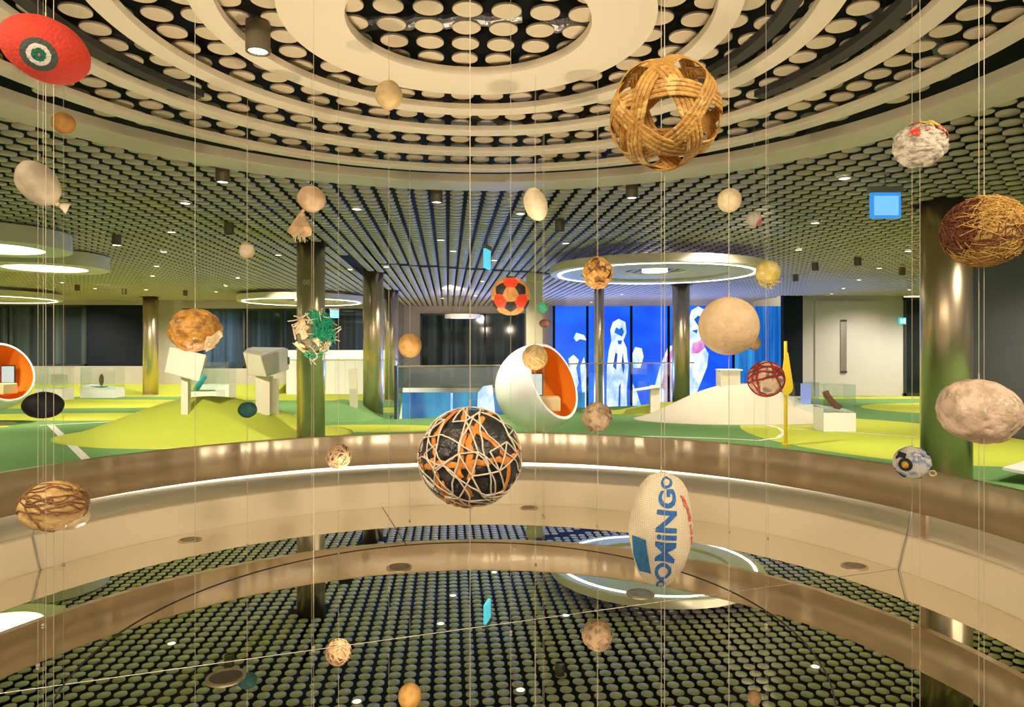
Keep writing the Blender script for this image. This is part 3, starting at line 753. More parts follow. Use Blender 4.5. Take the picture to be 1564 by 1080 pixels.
# ------------------------------------------------------------------ pod chairs
def pod(px, py, Y, R, n, label):
    c = at(px, py, Y); n = Vector(n).normalized(); d = .34 / .76 * R
    t = thing('pod_chair', label, 'pod chair', (c.x, c.y, 0)); cz = c.z
    def cut_sphere(r, dd):
        b_ = bmesh.new(); bmesh.ops.create_uvsphere(b_, u_segments=72, v_segments=48, radius=r)
        bmesh.ops.bisect_plane(b_, geom=b_.verts[:] + b_.edges[:] + b_.faces[:], plane_co=n * dd, plane_no=n, clear_outer=True)
        return b_
    sh = cut_sphere(R, d); bmesh.ops.translate(sh, vec=(0, 0, cz), verts=sh.verts[:]); obj('shell', sh, WHITE, t, True)
    r2 = R - .05
    li = cut_sphere(r2, d); bmesh.ops.reverse_faces(li, faces=li.faces[:]); bmesh.ops.translate(li, vec=(0, 0, cz), verts=li.verts[:]); obj('lining', li, ORANGE, t, True)
    rim = bmesh.new(); a0, a1 = math.sqrt(R * R - d * d), math.sqrt(r2 * r2 - d * d)
    lathe(rim, [(a1, d - .002), ((a0 + a1) / 2, d + .012), (a0, d - .002)], 96)
    M = n.to_track_quat('Z', 'Y').to_matrix().to_4x4()
    bmesh.ops.transform(rim, matrix=Matrix.Translation((0, 0, cz)) @ M, verts=rim.verts[:]); obj('rim', rim, WHITE, t, True)
    w = .30 * R / .8
    seat = B(.16, .0, cz - .30, .46, .5, .26, .03); obj('seat', seat, mat('seat_pad', (.70, .60, .30), .7), t)
    side = Vector((-n.y, n.x, 0)).normalized()
    # round cushion spot on the lining opposite the opening
    back = (-n + Vector((.42, .05, .22))).normalized()
    cu = bmesh.new(); lathe(cu, [(0, 0), (.09, 0), (.10, -.012), (0, -.012)], 32)
    Mb = back.to_track_quat('Z', 'Y').to_matrix().to_4x4()
    bmesh.ops.transform(cu, matrix=Matrix.Translation(Vector((0, 0, cz)) + back * (r2 - .012)) @ Mb, verts=cu.verts[:]); obj('speaker_grille', cu, mat('peach_grille', (.90, .50, .24), .7), t)
    scr = B(0, 0, 0, .34, .03, .46, .02); dirn = Vector((-.12, 1, 0)).normalized()
    Ms = (-dirn).to_track_quat('-Y', 'Z').to_matrix().to_4x4()
    pos = Vector((0, 0, cz + .03)) + dirn * (r2 * .70)
    bmesh.ops.transform(scr, matrix=Matrix.Translation(pos) @ Ms, verts=scr.verts[:]); s_ = obj('monitor', scr, FRAME, t)
    sc2 = B(0, -.018, 0, .29, .006, .41)
    bmesh.ops.transform(sc2, matrix=Matrix.Translation(pos) @ Ms, verts=sc2.verts[:]); obj('screen', sc2, mat('monitor_glow', (.3, .4, .4), .3, emis=(.45, .6, .6), estr=.8), s_)
    zb = cz - R
    obj('stem', L([(.06, .02), (.06, zb + .06)], 24), COLSTEEL, t)
    obj('foot_plate', L([(0, 0), (.45, 0), (.45, .015), (.40, .03), (0, .03)], 48), COLSTEEL, t)
    return t
pod(823, 592, 13.0, .82, (.78, -.56, .36), 'white ball pod chair with bright orange lining, left of the video wall')
pod(-8, 575, 17.0, .83, (.93, -.30, .30), 'white ball pod chair with orange lining cut by the left edge')

# ------------------------------------------------------------------ hanging balls
def cable(x, y, z0, z1, label, Y):
    r = .0008 + .00012 * Y
    b_ = bmesh.new(); cyl(b_, (x, y, z1), (x, y, CEIL - .004), r, 6); cyl(b_, (x, y, MIR + .004), (x, y, z0), r * .8, 6)
    cyl(b_, (x, y, z1), (x, y, z1 + .02), r * 2, 8); cyl(b_, (x, y, MIR + .002), (x, y, MIR + .012), .009, 12)
    o = obj('hanging_cable', b_, CABLE); tag(o, 'thin steel cable that holds the ' + label, 'cable', 'steel cables of the hanging balls'); return o
def ball(px, py, w, h, Y, label, short, rot=(0, 0, 0)):
    p = at(px, py, Y); rot = (rot[0], rot[1], -math.atan2(px - CX, F)); t = thing('handmade_ball', label, 'ball', p, rot, 'handmade footballs hanging over the mirror floor')
    rx, rz = w / 2 / F * Y, h / 2 / F * Y
    cable(p.x, p.y, p.z - rz * .97, p.z + rz * .97, short, Y)
    return t, rx, rz
def noisy(nm, a, b, s=6, c=None, bump=.5, bs=25, rough=.75, lo=.42, hi=.6, **k):
    return mat(nm, a, rough, 0, col2=b, nscale=s, bump=bump, bscale=bs, lo=lo, hi=hi, col3=c, **k)
def plain(px, py, w, h, Y, label, short, m, amp=.05, amp2=.02, seed=0, roll=0, sub=4, freq=1.6, freq2=9, cell=0, cfreq=3):
    t, rx, rz = ball(px, py, w, h, Y, label, short, (0, roll, 0))
    obj('body', lump(1, sub, amp, freq, seed, amp2, freq2, (rx, (rx + rz) / 2, rz), cell, cfreq), m, t, True)
    return t, rx, rz
def rand_dir():
    while True:
        v = Vector((random.uniform(-1, 1), random.uniform(-1, 1), random.uniform(-1, 1)))
        if .1 < v.length < 1: return v.normalized()
def small_circle(n, off, r, k=48, ph=0, wob=0, seed=0, squash=(1, 1, 1)):
    n = n.normalized(); a = n.orthogonal().normalized(); b = n.cross(a); s = math.sqrt(max(.02, 1 - off * off)); out = []
    for i in range(k):
        t_ = 2 * PI * i / k + ph; d = n * off + (a * math.cos(t_) + b * math.sin(t_)) * s
        if wob: d = d + wob * Vector((noise.noise(d * 3 + Vector((seed, 0, 0))), noise.noise(d * 3 + Vector((0, seed + 5, 0))), noise.noise(d * 3 + Vector((0, 0, seed + 9)))))
        d.normalize(); out.append(Vector((d.x * squash[0], d.y * squash[1], d.z * squash[2])) * r)
    return out
def wrap(t, name, m, count, r, rad, offmax=.5, wob=.1, squash=(1, 1, 1), flat=.6, seed=0, k=48):
    random.seed(seed + 100); b_ = bmesh.new()
    for i in range(count): tube(b_, small_circle(rand_dir(), random.uniform(-offmax, offmax), r, k, 0, wob, i + seed, squash), rad, 6, True, flat)
    return obj(name, b_, m, t, True)
def net_arcs(points, r, rad, drop, seed, squash=(1, 1, 1)):
    random.seed(seed); hb_ = bmesh.new()
    for p in points: hb_.verts.new(p)
    bmesh.ops.convex_hull(hb_, input=hb_.verts[:])
    b_ = bmesh.new()
    for e in hb_.edges:
        if random.random() < drop: continue
        a, c = e.verts[0].co.normalized(), e.verts[1].co.normalized(); pts = []
        for i in range(9):
            d = a.lerp(c, i / 8).normalized(); pts.append(Vector((d.x * squash[0], d.y * squash[1], d.z * squash[2])) * r)
        tube(b_, pts, rad, 6)
    hb_.free(); return b_
def flakes(count, r, size, seed, region=None, thick=.12, squash=(1, 1, 1), lift=1.0, elong=1.6):
    """small flat scraps stuck all over a ball"""
    random.seed(seed); b_ = bmesh.new(); n_ = 0
    while n_ < count:
        d = rand_dir()
        if region and not region(d): continue
        n_ += 1
        q = d.to_track_quat('Z', 'Y') @ Quaternion((0, 0, 1), random.uniform(0, 6.28)) @ Quaternion((1, 0, 0), random.uniform(-.4, .4))
        s = size * random.uniform(.6, 1.4)
        p = Vector((d.x * squash[0], d.y * squash[1], d.z * squash[2])) * r * lift * random.uniform(.97, 1.05)
        box(b_, *p, s * elong, s, s * thick, 0, q.to_matrix())
    return b_
def hairs(count, r, ln, rad, seed, region=None, squash=(1, 1, 1), stick=.12):
    random.seed(seed); b_ = bmesh.new(); n_ = 0
    while n_ < count:
        d = rand_dir()
        if region and not region(d): continue
        n_ += 1; tdir = d.cross(rand_dir()).normalized(); L_ = ln * random.uniform(.5, 1.3); pts = []
        for i in range(5):
            u = i / 4 - .5; e = (d + tdir * u * L_).normalized() * (1.0 + .015 + stick * (u + .5) ** 3 * random.uniform(.3, 1))
            pts.append(Vector((e.x * squash[0], e.y * squash[1], e.z * squash[2])) * r)
        tube(b_, pts, rad, 4)
    return b_

# region-coloured ball: rings round an axis, in unit-sphere object space
def axis_mat(name, axis, stops, rough=.8, noise_amt=.06, bump=.4, bscale=60, rad=1.0, nscale=14):
    m = bpy.data.materials.new(name); m.use_nodes = True
    nt = m.node_tree; n = nt.nodes; l = nt.links; b = n['Principled BSDF']; b.inputs['Roughness'].default_value = rough
    tc = n.new('ShaderNodeTexCoord')
    nm = n.new('ShaderNodeVectorMath'); nm.operation = 'NORMALIZE'; l.new(tc.outputs['Object'], nm.inputs[0])
    dt = n.new('ShaderNodeVectorMath'); dt.operation = 'DOT_PRODUCT'; l.new(nm.outputs['Vector'], dt.inputs[0]); dt.inputs[1].default_value = Vector(axis).normalized()
    t = n.new('ShaderNodeTexNoise'); t.inputs['Scale'].default_value = nscale; t.inputs['Detail'].default_value = 3; l.new(nm.outputs['Vector'], t.inputs['Vector'])
    ma = n.new('ShaderNodeMath'); ma.operation = 'MULTIPLY_ADD'; ma.inputs[1].default_value = noise_amt; l.new(t.outputs['Fac'], ma.inputs[0])
    sc_ = n.new('ShaderNodeMath'); sc_.operation = 'MULTIPLY_ADD'; sc_.inputs[1].default_value = .5; sc_.inputs[2].default_value = .5 - noise_amt / 2
    l.new(dt.outputs['Value'], sc_.inputs[0]); l.new(sc_.outputs[0], ma.inputs[2])
    r = n.new('ShaderNodeValToRGB'); r.color_ramp.interpolation = 'CONSTANT'; e = r.color_ramp.elements
    e[0].position = stops[0][0]; e[0].color = (*stops[0][1], 1); e[1].position = stops[1][0]; e[1].color = (*stops[1][1], 1)
    for p_, c_ in stops[2:]: x = e.new(p_); x.color = (*c_, 1)
    l.new(ma.outputs[0], r.inputs['Fac'])
    t3 = n.new('ShaderNodeTexNoise'); t3.inputs['Scale'].default_value = bscale; l.new(tc.outputs['Object'], t3.inputs['Vector'])
    mx = n.new('ShaderNodeMix'); mx.data_type = 'RGBA'; mx.blend_type = 'MULTIPLY'; mx.inputs['Factor'].default_value = .35
    l.new(r.outputs['Color'], mx.inputs['A']); l.new(t3.outputs['Color'], mx.inputs['B']); l.new(mx.outputs['Result'], b.inputs['Base Color'])
    bp = n.new('ShaderNodeBump'); bp.inputs['Strength'].default_value = bump; bp.inputs['Distance'].default_value = .01
    l.new(t3.outputs['Fac'], bp.inputs['Height']); l.new(bp.outputs['Normal'], b.inputs['Normal'])
    return m

# 1 red knitted oval
t, rx, rz = ball(70, 76, 121, 95, 1.9, 'red knitted flattened ball with a white and green eye patch', 'red knitted ball', (0, math.radians(17), 0))
fa = Matrix.Rotation(-math.radians(17), 3, 'Y') @ Vector((-.20, -.82, -.50))
obj('body', lump(1, 5, .015, 2, 1, .006, 14, (rx, rx * .7, rz)), axis_mat('red_knit', fa, [(0, (.72, .05, .02)), (.925, (.07, .085, .07)), (.968, (.80, .72, .66)), (.988, (.01, .14, .08)), (.9975, (.75, .25, .05))], noise_amt=.012, bscale=120), t, True)
# 2 amber ball
plain(97, 188, 33, 31, 5.0, 'small smooth amber ball below the red knitted ball', 'small amber ball', noisy('amber_leather', (.50, .24, .05), (.38, .17, .035), 9, bump=.1), .02, .005, 2)
# 3 cloth bag ball with knot
t, rx, rz = plain(58, 280, 54, 72, 3.4, 'grey beige stuffed cloth ball with a knotted tail at the left', 'knotted cloth ball', noisy('grey_cloth', (.46, .38, .26), (.33, .27, .19), 7, bump=.25), .07, .02, 3, math.radians(-38))
kb = bmesh.new(); cyl(kb, (0, 0, -rz * .9), (.01, 0, -rz * 1.12), .014, 12, .010); cyl(kb, (.01, 0, -rz * 1.1), (.03, 0, -rz * 1.42), .010, 12, .03); obj('knot', kb, noisy('pale_cloth', (.62, .54, .36), (.5, .42, .28), 12), t, True)
# 4 tan ball
plain(594, 145, 40, 44, 4.5, 'tan leather ball hanging just below the innermost ceiling ring', 'tan leather ball', noisy('tan_leather', (.58, .42, .20), (.45, .31, .14), 8, bump=.2), .08, .02, 4)
# 5 parcel with dangling cone
t, rx, rz = plain(476, 304, 42, 40, 5.0, 'brown round cloth ball with a gathered cloth tassel hanging beneath', 'ball with the cloth tassel', noisy('brown_cloth', (.52, .36, .22), (.38, .25, .14), 8, bump=.3), .06, .03, 5)
tb = bmesh.new()
q = [Vector((-.085 + .10 * math.cos(a), .02 * math.sin(a), -.24 + .015 * math.sin(a * 3))) for a in [2 * PI * i / 14 for i in range(14)]]
tube(tb, [(-.055, 0, -rz * .85), (-.07, 0, -rz * 1.2)], .012, 10)
ap = [Vector((-.07 + .02 * math.cos(2 * PI * i / 14), .02 * math.sin(2 * PI * i / 14), -rz * 1.15)) for i in range(14)]
bs_ = [Vector((-.082 + .085 * math.cos(2 * PI * i / 14), .06 * math.sin(2 * PI * i / 14), -.235 - .03 * math.sin(2 * PI * i / 7))) for i in range(14)]
va = [tb.verts.new(p) for p in ap]; vb = [tb.verts.new(p) for p in bs_]
for i in range(14): tb.faces.new((va[i], va[(i + 1) % 14], vb[(i + 1) % 14], vb[i]))
tb.faces.new(vb); tb.faces.new(va[::-1]); bmesh.ops.recalc_face_normals(tb, faces=tb.faces)
obj('tassel', tb, noisy('tassel_cloth', (.50, .33, .17), (.34, .22, .12), 20, bump=.6), t)
fg = bmesh.new()
for k in range(10): cyl(fg, (-.13 + .01 * k, 0, -.235), (-.135 + .011 * k, 0, -.275 - .02 * (k % 3)), .004, 5)
obj('fringe', fg, noisy('fringe_cloth', (.62, .46, .27), (.4, .3, .2), 30), t)
# 6 small peach
plain(377, 383, 23, 24, 6.3, 'tiny peach coloured ball high left under the disc ceiling', 'tiny peach ball', noisy('peach', (.75, .50, .28), (.80, .68, .50), 9), .05, .01, 6)
# 7 orange brown crumpled
t, rx, rz = plain(298, 504, 76, 66, 2.9, 'orange brown crumpled plastic ball with dark folds', 'orange brown crumpled ball', noisy('orange_wrap', (.62, .30, .05), (.22, .10, .025), 22, (.72, .42, .10), bump=.9, bs=30, rough=.4, lo=.42, hi=.66), .05, .02, 8, 0, 5, 1.6, 7, .12, 2.6)
pb = flakes(5, 1, .024, 4, lambda d: d.x > .35 and d.z < -.15 and d.y < -.4, .15, (rx, rx, rz), 1.0); obj('pale_scrap', pb, noisy('pale_scrap', (.80, .62, .38), (.6, .45, .25), 30), t)
# 8 green and cardboard
t, rx, rz = ball(479, 510, 58, 64, 3.6, 'ragged ball of cardboard scraps and green string', 'green and cardboard ball')
obj('body', lump(1, 4, .06, 2, 8, .03, 9, (rx * .9, rx * .9, rz * .88)), noisy('card_core', (.22, .17, .10), (.05, .14, .08), 12), t, True)
obj('cardboard', flakes(70, 1, .024, 11, lambda d: d.x < .1 - .3 * d.z or d.z < -.45, .22, (rx, rx, rz), .95), noisy('cardboard', (.72, .52, .30), (.82, .66, .42), 20, bump=.1), t)
obj('green_string', hairs(240, 1, .9, .0022, 12, lambda d: d.x > -.05 - .1 * d.z and d.z > -.35 or d.z < -.8, (rx, rx, rz), .22), noisy('green_string', (.005, .26, .13), (.02, .42, .24), 40), t)
obj('green_cloth', flakes(40, 1, .024, 13, lambda d: d.x > .05 and d.z > -.3, .3, (rx, rx, rz), .95), noisy('green_cloth', (.004, .20, .10), (.01, .34, .17), 30), t)
obj('string_end', hairs(27, 1, .7, .0028, 15, None, (rx, rx, rz), .55), noisy('pale_string', (.78, .68, .48), (.6, .5, .34), 30), t)
# 9 orange tan
plain(626, 528, 36, 37, 6.28, 'smooth orange tan ball above the glass balustrade', 'orange tan ball', noisy('orange_tan', (.72, .42, .15), (.60, .32, .09), 12, bump=.3), .02, .012, 9)
# 10 cream oval
plain(818, 312, 35, 52, 5.0, 'cream oval ball hanging below the middle of the outer ceiling rim', 'cream oval ball', noisy('cream_oval', (.76, .66, .46), (.66, .54, .34), 8, bump=.2), .04, .01, 10, math.radians(-18))
# 11 rattan ball
t, rx, rz = ball(1015, 174, 170, 172, 1.6, 'large open woven rattan ball hanging in front of the cream rings', 'large rattan ball')
RAT = noisy('rattan', (.62, .34, .075), (.44, .21, .04), 30, (.72, .46, .15), bump=.5, bs=60, rough=.5, lo=.35, hi=.55, stretch=(1, 1, 1))
gold = (1 + 5 ** .5) / 2
nrm = [Vector(v).normalized() for v in ((0, 1, gold), (0, 1, -gold), (1, gold, 0), (1, -gold, 0), (gold, 0, 1), (gold, 0, -1))]
RotW = Matrix.Rotation(.35, 3, 'X') @ Matrix.Rotation(.25, 3, 'Y') @ Matrix.Rotation(.5, 3, 'Z')
for k, nv in enumerate(nrm):
    b_ = bmesh.new(); nv = RotW @ nv
    for s in range(4):
        off = (s - 1.5) * .082
        pts = []
        base = small_circle(nv, off, 1, 90)
        for i, p in enumerate(base):
            wv = 1 + .035 * math.sin(10 * PI * i / 90 + k * 1.1) ; pts.append(p * rx * .955 * wv)
        tube(b_, pts, rx * .041, 8, True, .42)
    obj('rattan_band', b_, RAT, t, True)
# 12 newspaper
t, rx, rz = plain(1405, 222, 74, 66, 2.9, 'crumpled newspaper ball with red and yellow print on top', 'newspaper ball', noisy('newsprint', (.30, .26, .20), (.62, .55, .43), 26, (.74, .68, .56), bump=1, bs=40, lo=.36, hi=.5, stretch=(1, 1, 2.2)), .05, .03, 12, 0, 5, 2, 9, .22, 2.4)
redreg = lambda d: d.z > .25 and d.z < .95 and d.y < .3 and d.x > -.35 and (d.z < .62 - .25 * d.x or d.z > .8 or d.x > .6)
obj('red_scrap', flakes(34, 1, .013, 22, redreg, .12, (rx, rx, rz), 1.0), noisy('red_print', (.62, .05, .03), (.75, .30, .20), 60, bump=.1), t)
obj('yellow_scrap', flakes(7, 1, .018, 23, lambda d: d.z > .6 and .1 < d.x < .5 and d.y < -.2, .15, (rx, rx, rz), 1.02), noisy('yellow_print', (.70, .52, .04), (.75, .6, .2), 60, bump=.1), t)
# 13, 14
plain(1114, 306, 36, 37, 5.9, 'plain cream ball below the right part of the outer rim', 'plain cream ball', noisy('cream_ball', (.80, .66, .42), (.74, .58, .34), 20, bump=.3), .01, .01, 13)
t, rx, rz = plain(1152, 335, 23, 23, 6.5, 'tiny white ball with a pink edge near the plain cream ball', 'tiny white and pink ball', axis_mat('white_pink', (.75, -.3, -.6), [(0, (.72, .66, .58)), (.90, (.75, .18, .20))], bscale=30), .02, .01, 14)
# 15 straw
t, rx, rz = ball(1503, 353, 116, 104, 1.9, 'straw and brown husk fibre ball at the right edge', 'straw fibre ball')
STR = noisy('straw', (.66, .40, .10), (.48, .26, .06), 40, bump=.8, bs=70)
HUSK = noisy('husk', (.13, .035, .012), (.24, .08, .03), 40, bump=.8, bs=70)
obj('body', lump(1, 5, .05, 2, 15, .02, 12, (rx * .97, rx * .97, rz * .97)), axis_mat('straw_husk', (-.85, -.35, .18), [(0, (.58, .34, .09)), (.74, (.15, .04, .015))], noise_amt=.1, bscale=90), t, True)
obj('straw', hairs(420, 1, .9, .0011, 31, lambda d: not (d.x < -.30 + .25 * (d.z) and d.z > -.55) and not (d.y < -.3 and -.55 < d.z + .25 * -d.x < -.18 and d.x > -.4), (rx, rx, rz), .06), STR, t)
obj('husk', hairs(170, 1, .7, .0014, 32, lambda d: (d.x < -.35 + .3 * d.z and d.z > -.55) or (d.y < -.3 and -.55 < d.z - .25 * d.x < -.18 and d.x > -.4), (rx, rx, rz), .02), HUSK, t)
# 16 yellow tufted
t, rx, rz = plain(1173, 416, 37, 37, 5.7, 'yellow cloth ball with loose tufts beneath, right of the ring lamp', 'yellow tufted ball', noisy('yellow_cloth_ball', (.62, .46, .09), (.75, .62, .28), 14, bump=.6), .06, .03, 16)
obj('tuft', hairs(30, 1, .8, .004, 33, lambda d: d.z < -.75 and d.y < .5, (rx, rx, rz), .5), noisy('tuft_yellow', (.72, .62, .32), (.6, .45, .15), 20), t)
# 17 brown leaves
t, rx, rz = ball(913, 417, 43, 47, 5.0, 'golden brown ball of bundled leaves in front of the ring lamp', 'golden brown leaf ball')
obj('body', lump(1, 4, .06, 2, 17, .03, 9, (rx * .93, rx * .93, rz * .93)), noisy('leaf_core', (.30, .14, .04), (.14, .06, .02), 14), t, True)
obj('leaf', flakes(90, 1, .032, 41, None, .18, (rx, rx, rz), .94), noisy('leaf_gold', (.66, .36, .10), (.40, .19, .05), 16, (.75, .48, .18), lo=.4, hi=.55), t)
# 18 panel football
t, rx, rz = ball(780, 452, 60, 60, 3.8, 'football with red, tan and black patches beside the cream pillar', 'red and black panelled football')
b_ = ico(1, 6)
P5 = [Vector(v).normalized() for s1 in (1, -1) for s2 in (1, -1) for v in ((0, s1, s2 * gold), (s1, s2 * gold, 0), (s2 * gold, 0, s1))]
H6 = []
for i in range(12):
    for j in range(i):
        for k in range(j):
            a_, b2, c_ = P5[i], P5[j], P5[k]
            if min(a_.dot(b2), b2.dot(c_), a_.dot(c_)) > .4: H6.append((a_ + b2 + c_).normalized())
hc = H6[0]; pc = max(P5, key=lambda v: v.dot(hc))
zx = Vector((0, -1, 0))
Q = hc.rotation_difference(zx); pr = Q @ pc; ang = math.atan2(pr.x, -pr.z)
Q = Quaternion((0, 1, 0), ang) @ Q
if abs((Q @ pc).x) > .05: Q = Quaternion((0, 1, 0), -2 * ang) @ Q
P5 = [Q @ v for v in P5]; H6 = [Q @ v for v in H6]
neigh = sorted(H6, key=lambda v: -v.dot(zx))
red = [v for v in neigh[1:4]] + [v for v in H6 if v.dot(zx) < 0][::2]
for f in b_.faces:
    c_ = f.calc_center_median().normalized()
    bp_ = max(P5, key=lambda v: v.dot(c_)); bh = max(H6, key=lambda v: v.dot(c_))
    sp, sh_ = c_.dot(bp_) / 2.32744, c_.dot(bh) / 2.26728
    f.material_index = 0 if sp > sh_ else (1 if bh in red else 2)
    f.smooth = True
for v in b_.verts: v.co *= rx * (1 + .01 * noise.noise(v.co * 4))
obj('body', b_, [mat('patch_black', (.02, .02, .025), .5), mat('patch_red', (.85, .055, .02), .5), noisy('patch_tan', (.66, .32, .09), (.52, .24, .06), 40, bump=.3)], t)
# 19, 20
plain(829, 470, 17, 17, 6.5, 'tiny mint green ball right of the cream pillar', 'tiny mint green ball', noisy('mint', (.10, .62, .36), (.05, .36, .22), 12), .03, .02, 19)
t, rx, rz = plain(831, 494, 15, 12, 6.4, 'tiny dark brown double ball under the mint green one', 'tiny brown double ball', noisy('dark_brown_ball', (.10, .05, .05), (.22, .10, .07), 14), .05, .03, 20)
lb_ = lump(1, 3, .05, 2, 5, 0, 8, (.03, .03, .03)); bmesh.ops.translate(lb_, vec=(.028, -.01, .006), verts=lb_.verts[:]); obj('lobe', lb_, noisy('rust_lobe', (.42, .18, .12), (.3, .12, .08), 20), t, True)
# 21, 22, 23
plain(1113, 498, 90, 89, 2.5, 'large smooth cream leather ball in front of the video wall', 'large smooth cream ball', noisy('cream_leather', (.70, .50, .30), (.62, .43, .24), 30, bump=.25, bs=90, rough=.6), .006, .004, 21, 0, 5)
plain(1152, 524, 20, 22, 6.3, 'small tan ball half hidden behind the large cream ball', 'half hidden tan ball', noisy('tan_small', (.50, .32, .18), (.36, .22, .12), 12), .05, .02, 22)
t, rx, rz = plain(817, 546, 38, 38, 5.6, 'straw coloured wound ball in front of the orange pod chair', 'straw wound ball', noisy('wound_straw', (.62, .44, .19), (.45, .30, .11), 26, bump=.6), .02, .01, 23)
wrap(t, 'straw_band', noisy('straw_band', (.68, .50, .24), (.5, .34, .14), 30), 14, rx * 1.01, rx * .06, .6, .05, (1, 1, 1), .4, 3)
# 24 red tape ball
t, rx, rz = plain(1170, 579, 53, 53, 3.9, 'patchy cloth ball tied with dark red tape beside the corner flag', 'red taped ball', noisy('patchy', (.58, .42, .28), (.10, .08, .07), 16, (.66, .50, .34), bump=.6, lo=.44, hi=.58), .06, .03, 24, 0, 4, 2, 8, .1, 3)
wrap(t, 'red_tape', noisy('red_tape', (.34, .012, .02), (.22, .01, .015), 20), 11, rx * 1.03, rx * .06, .55, .08, (1, 1, rz / rx), .4, 24)
# 25 black
t, rx, rz = plain(66, 619, 55, 41, 3.9, 'black flattened ball in front of the left pod chair', 'black flattened ball', noisy('black_rubber', (.007, .007, .008), (.014, .013, .015), 20, rough=.6, bump=.2, spec=.25), .03, .01, 25, 0)
# 26 dark green
plain(378, 626, 28, 24, 5.5, 'small dark green oval ball beside the wide-legged kiosk', 'small dark green ball', noisy('dark_green_ball', (.012, .075, .065), (.02, .11, .09), 16), .03, .01, 26)
# 27, 28 paper
t, rx, rz = plain(912, 637, 43, 45, 6.09, 'beige crumpled scrap ball right of the orange pod chair', 'beige crumpled scrap ball', noisy('beige_scrap', (.68, .48, .30), (.26, .16, .12), 12, (.78, .60, .38), bump=.8, lo=.45, hi=.6), .06, .04, 27, 0, 4, 2, 8, .16, 3)
obj('scrap', flakes(36, 1, .04, 51, None, .1, (rx, rx, rz), .97), noisy('scrap_mix', (.70, .52, .34), (.42, .28, .20), 8), t)
t, rx, rz = plain(517, 697, 37, 36, 5.26, 'small brown knotted ball in front of the steel band', 'small brown knotted ball', noisy('brown_knots', (.58, .38, .20), (.14, .08, .04), 14, bump=.8, lo=.45, hi=.6), .06, .04, 28, 0, 4, 2, 8, .16, 3)
wrap(t, 'twine', noisy('twine', (.68, .46, .28), (.5, .32, .18), 30), 12, rx * 1.02, rx * .07, .6, .12, (1, 1, 1), .6, 28)
# 29 big string net ball
t, rx, rz = ball(718, 698, 158, 152, 1.5, 'big black plastic ball in a net of white string with orange strips', 'big white string ball')
obj('body', lump(1, 5, .04, 2, 29, .02, 8, (rx * .95, rx * .95, rz * .95), .14, 3.0), noisy('black_plastic', (.018, .017, .016), (.05, .048, .045), 18, rough=.35, bump=.6, bs=40), t, True)
random.seed(61); b_ = bmesh.new()
for i in range(12):
    pts = small_circle(rand_dir(), random.uniform(-.4, .4), rx * .965, 60, random.uniform(0, 6), .12, i, (1, 1, rz / rx)); n_ = random.randint(16, 30)
    tube(b_, pts[:n_], rx * .06, 8, False, .28)
obj('orange_strip', b_, noisy('orange_strip', (.75, .27, .04), (.60, .20, .03), 40), t, True)
pts = []
g_ = PI * (3 - 5 ** .5)
random.seed(3)
for i in range(84):
    z = 1 - 2 * (i + .5) / 84; r_ = math.sqrt(1 - z * z); d = Vector((r_ * math.cos(g_ * i), r_ * math.sin(g_ * i), z)); pts.append((d + rand_dir() * .22).normalized())
wrap(t, 'string_loop', noisy('white_string_loop', (.74, .64, .50), (.62, .52, .40), 60, bump=.3), 9, rx * 1.0, rx * .016, .75, .10, (1, 1, rz / rx), .8, 77)
obj('string_net', net_arcs(pts, rx * 1.0, rx * .016, .48, 5, (1, 1, rz / rx)), noisy('white_string', (.74, .64, .50), (.62, .52, .40), 60, bump=.3), t, True)
# 30 blue black
t, rx, rz = plain(1393, 706, 52, 48, 3.9, 'blue, white and black rag ball with a yellow eye above the steel band', 'blue and white rag ball', noisy('rag_blue', (.62, .58, .55), (.13, .24, .42), 16, (.72, .62, .56), bump=.8, lo=.45, hi=.58), .05, .03, 30, 0, 4, 2, 8, .12, 3)
eye = Vector((-.35, -.92, -.05)).normalized()
me_ = eye.to_track_quat('Z', 'Y').to_matrix().to_4x4()
b_ = bmesh.new(); lathe(b_, [(.020, rx * 1.0), (.026, rx * 1.04), (.036, rx * .98), (.036, rx * .8), (.020, rx * .8)], 24, closed=True); bmesh.ops.transform(b_, matrix=me_, verts=b_.verts[:]); obj('black_ring', b_, mat('rag_black', (.012, .012, .016), .6), t, True)
b_ = bmesh.new(); lathe(b_, [(0, rx * 1.05), (.012, rx * 1.04), (.021, rx * .98), (.021, rx * .8)], 24); bmesh.ops.transform(b_, matrix=me_, verts=b_.verts[:]); obj('yellow_eye', b_, noisy('rag_yellow', (.72, .46, .05), (.5, .3, .03), 60), t, True)
obj('black_scrap', flakes(9, 1, .022, 63, lambda d: d.y < 0 and abs(d.x) > .4, .3, (rx, rx, rz), .98), mat('rag_black2', (.012, .012, .016), .6), t)
b_ = bmesh.new(); tube(b_, [Vector((rx * .85 + .016 + .016 * math.cos(a), -.03, -rz * .55 + .014 * math.sin(a))) for a in [2 * PI * i / 16 for i in range(16)]], .004, 6, True, up=Vector((0, 1, 0)))
obj('yellow_loop', b_, noisy('loop_yellow', (.75, .62, .30), (.6, .5, .2), 40), t, True)
# 31 pink white plastic
plain(1495, 628, 114, 96, 1.95, 'pinkish white wrapped plastic bag ball before the right column', 'pinkish plastic bag ball', noisy('pink_plastic', (.74, .54, .40), (.44, .33, .22), 20, (.80, .64, .56), bump=.9, bs=22, rough=.35, lo=.40, hi=.62), .07, .025, 31, math.radians(8), 5, 1.6, 6, .06, 2)
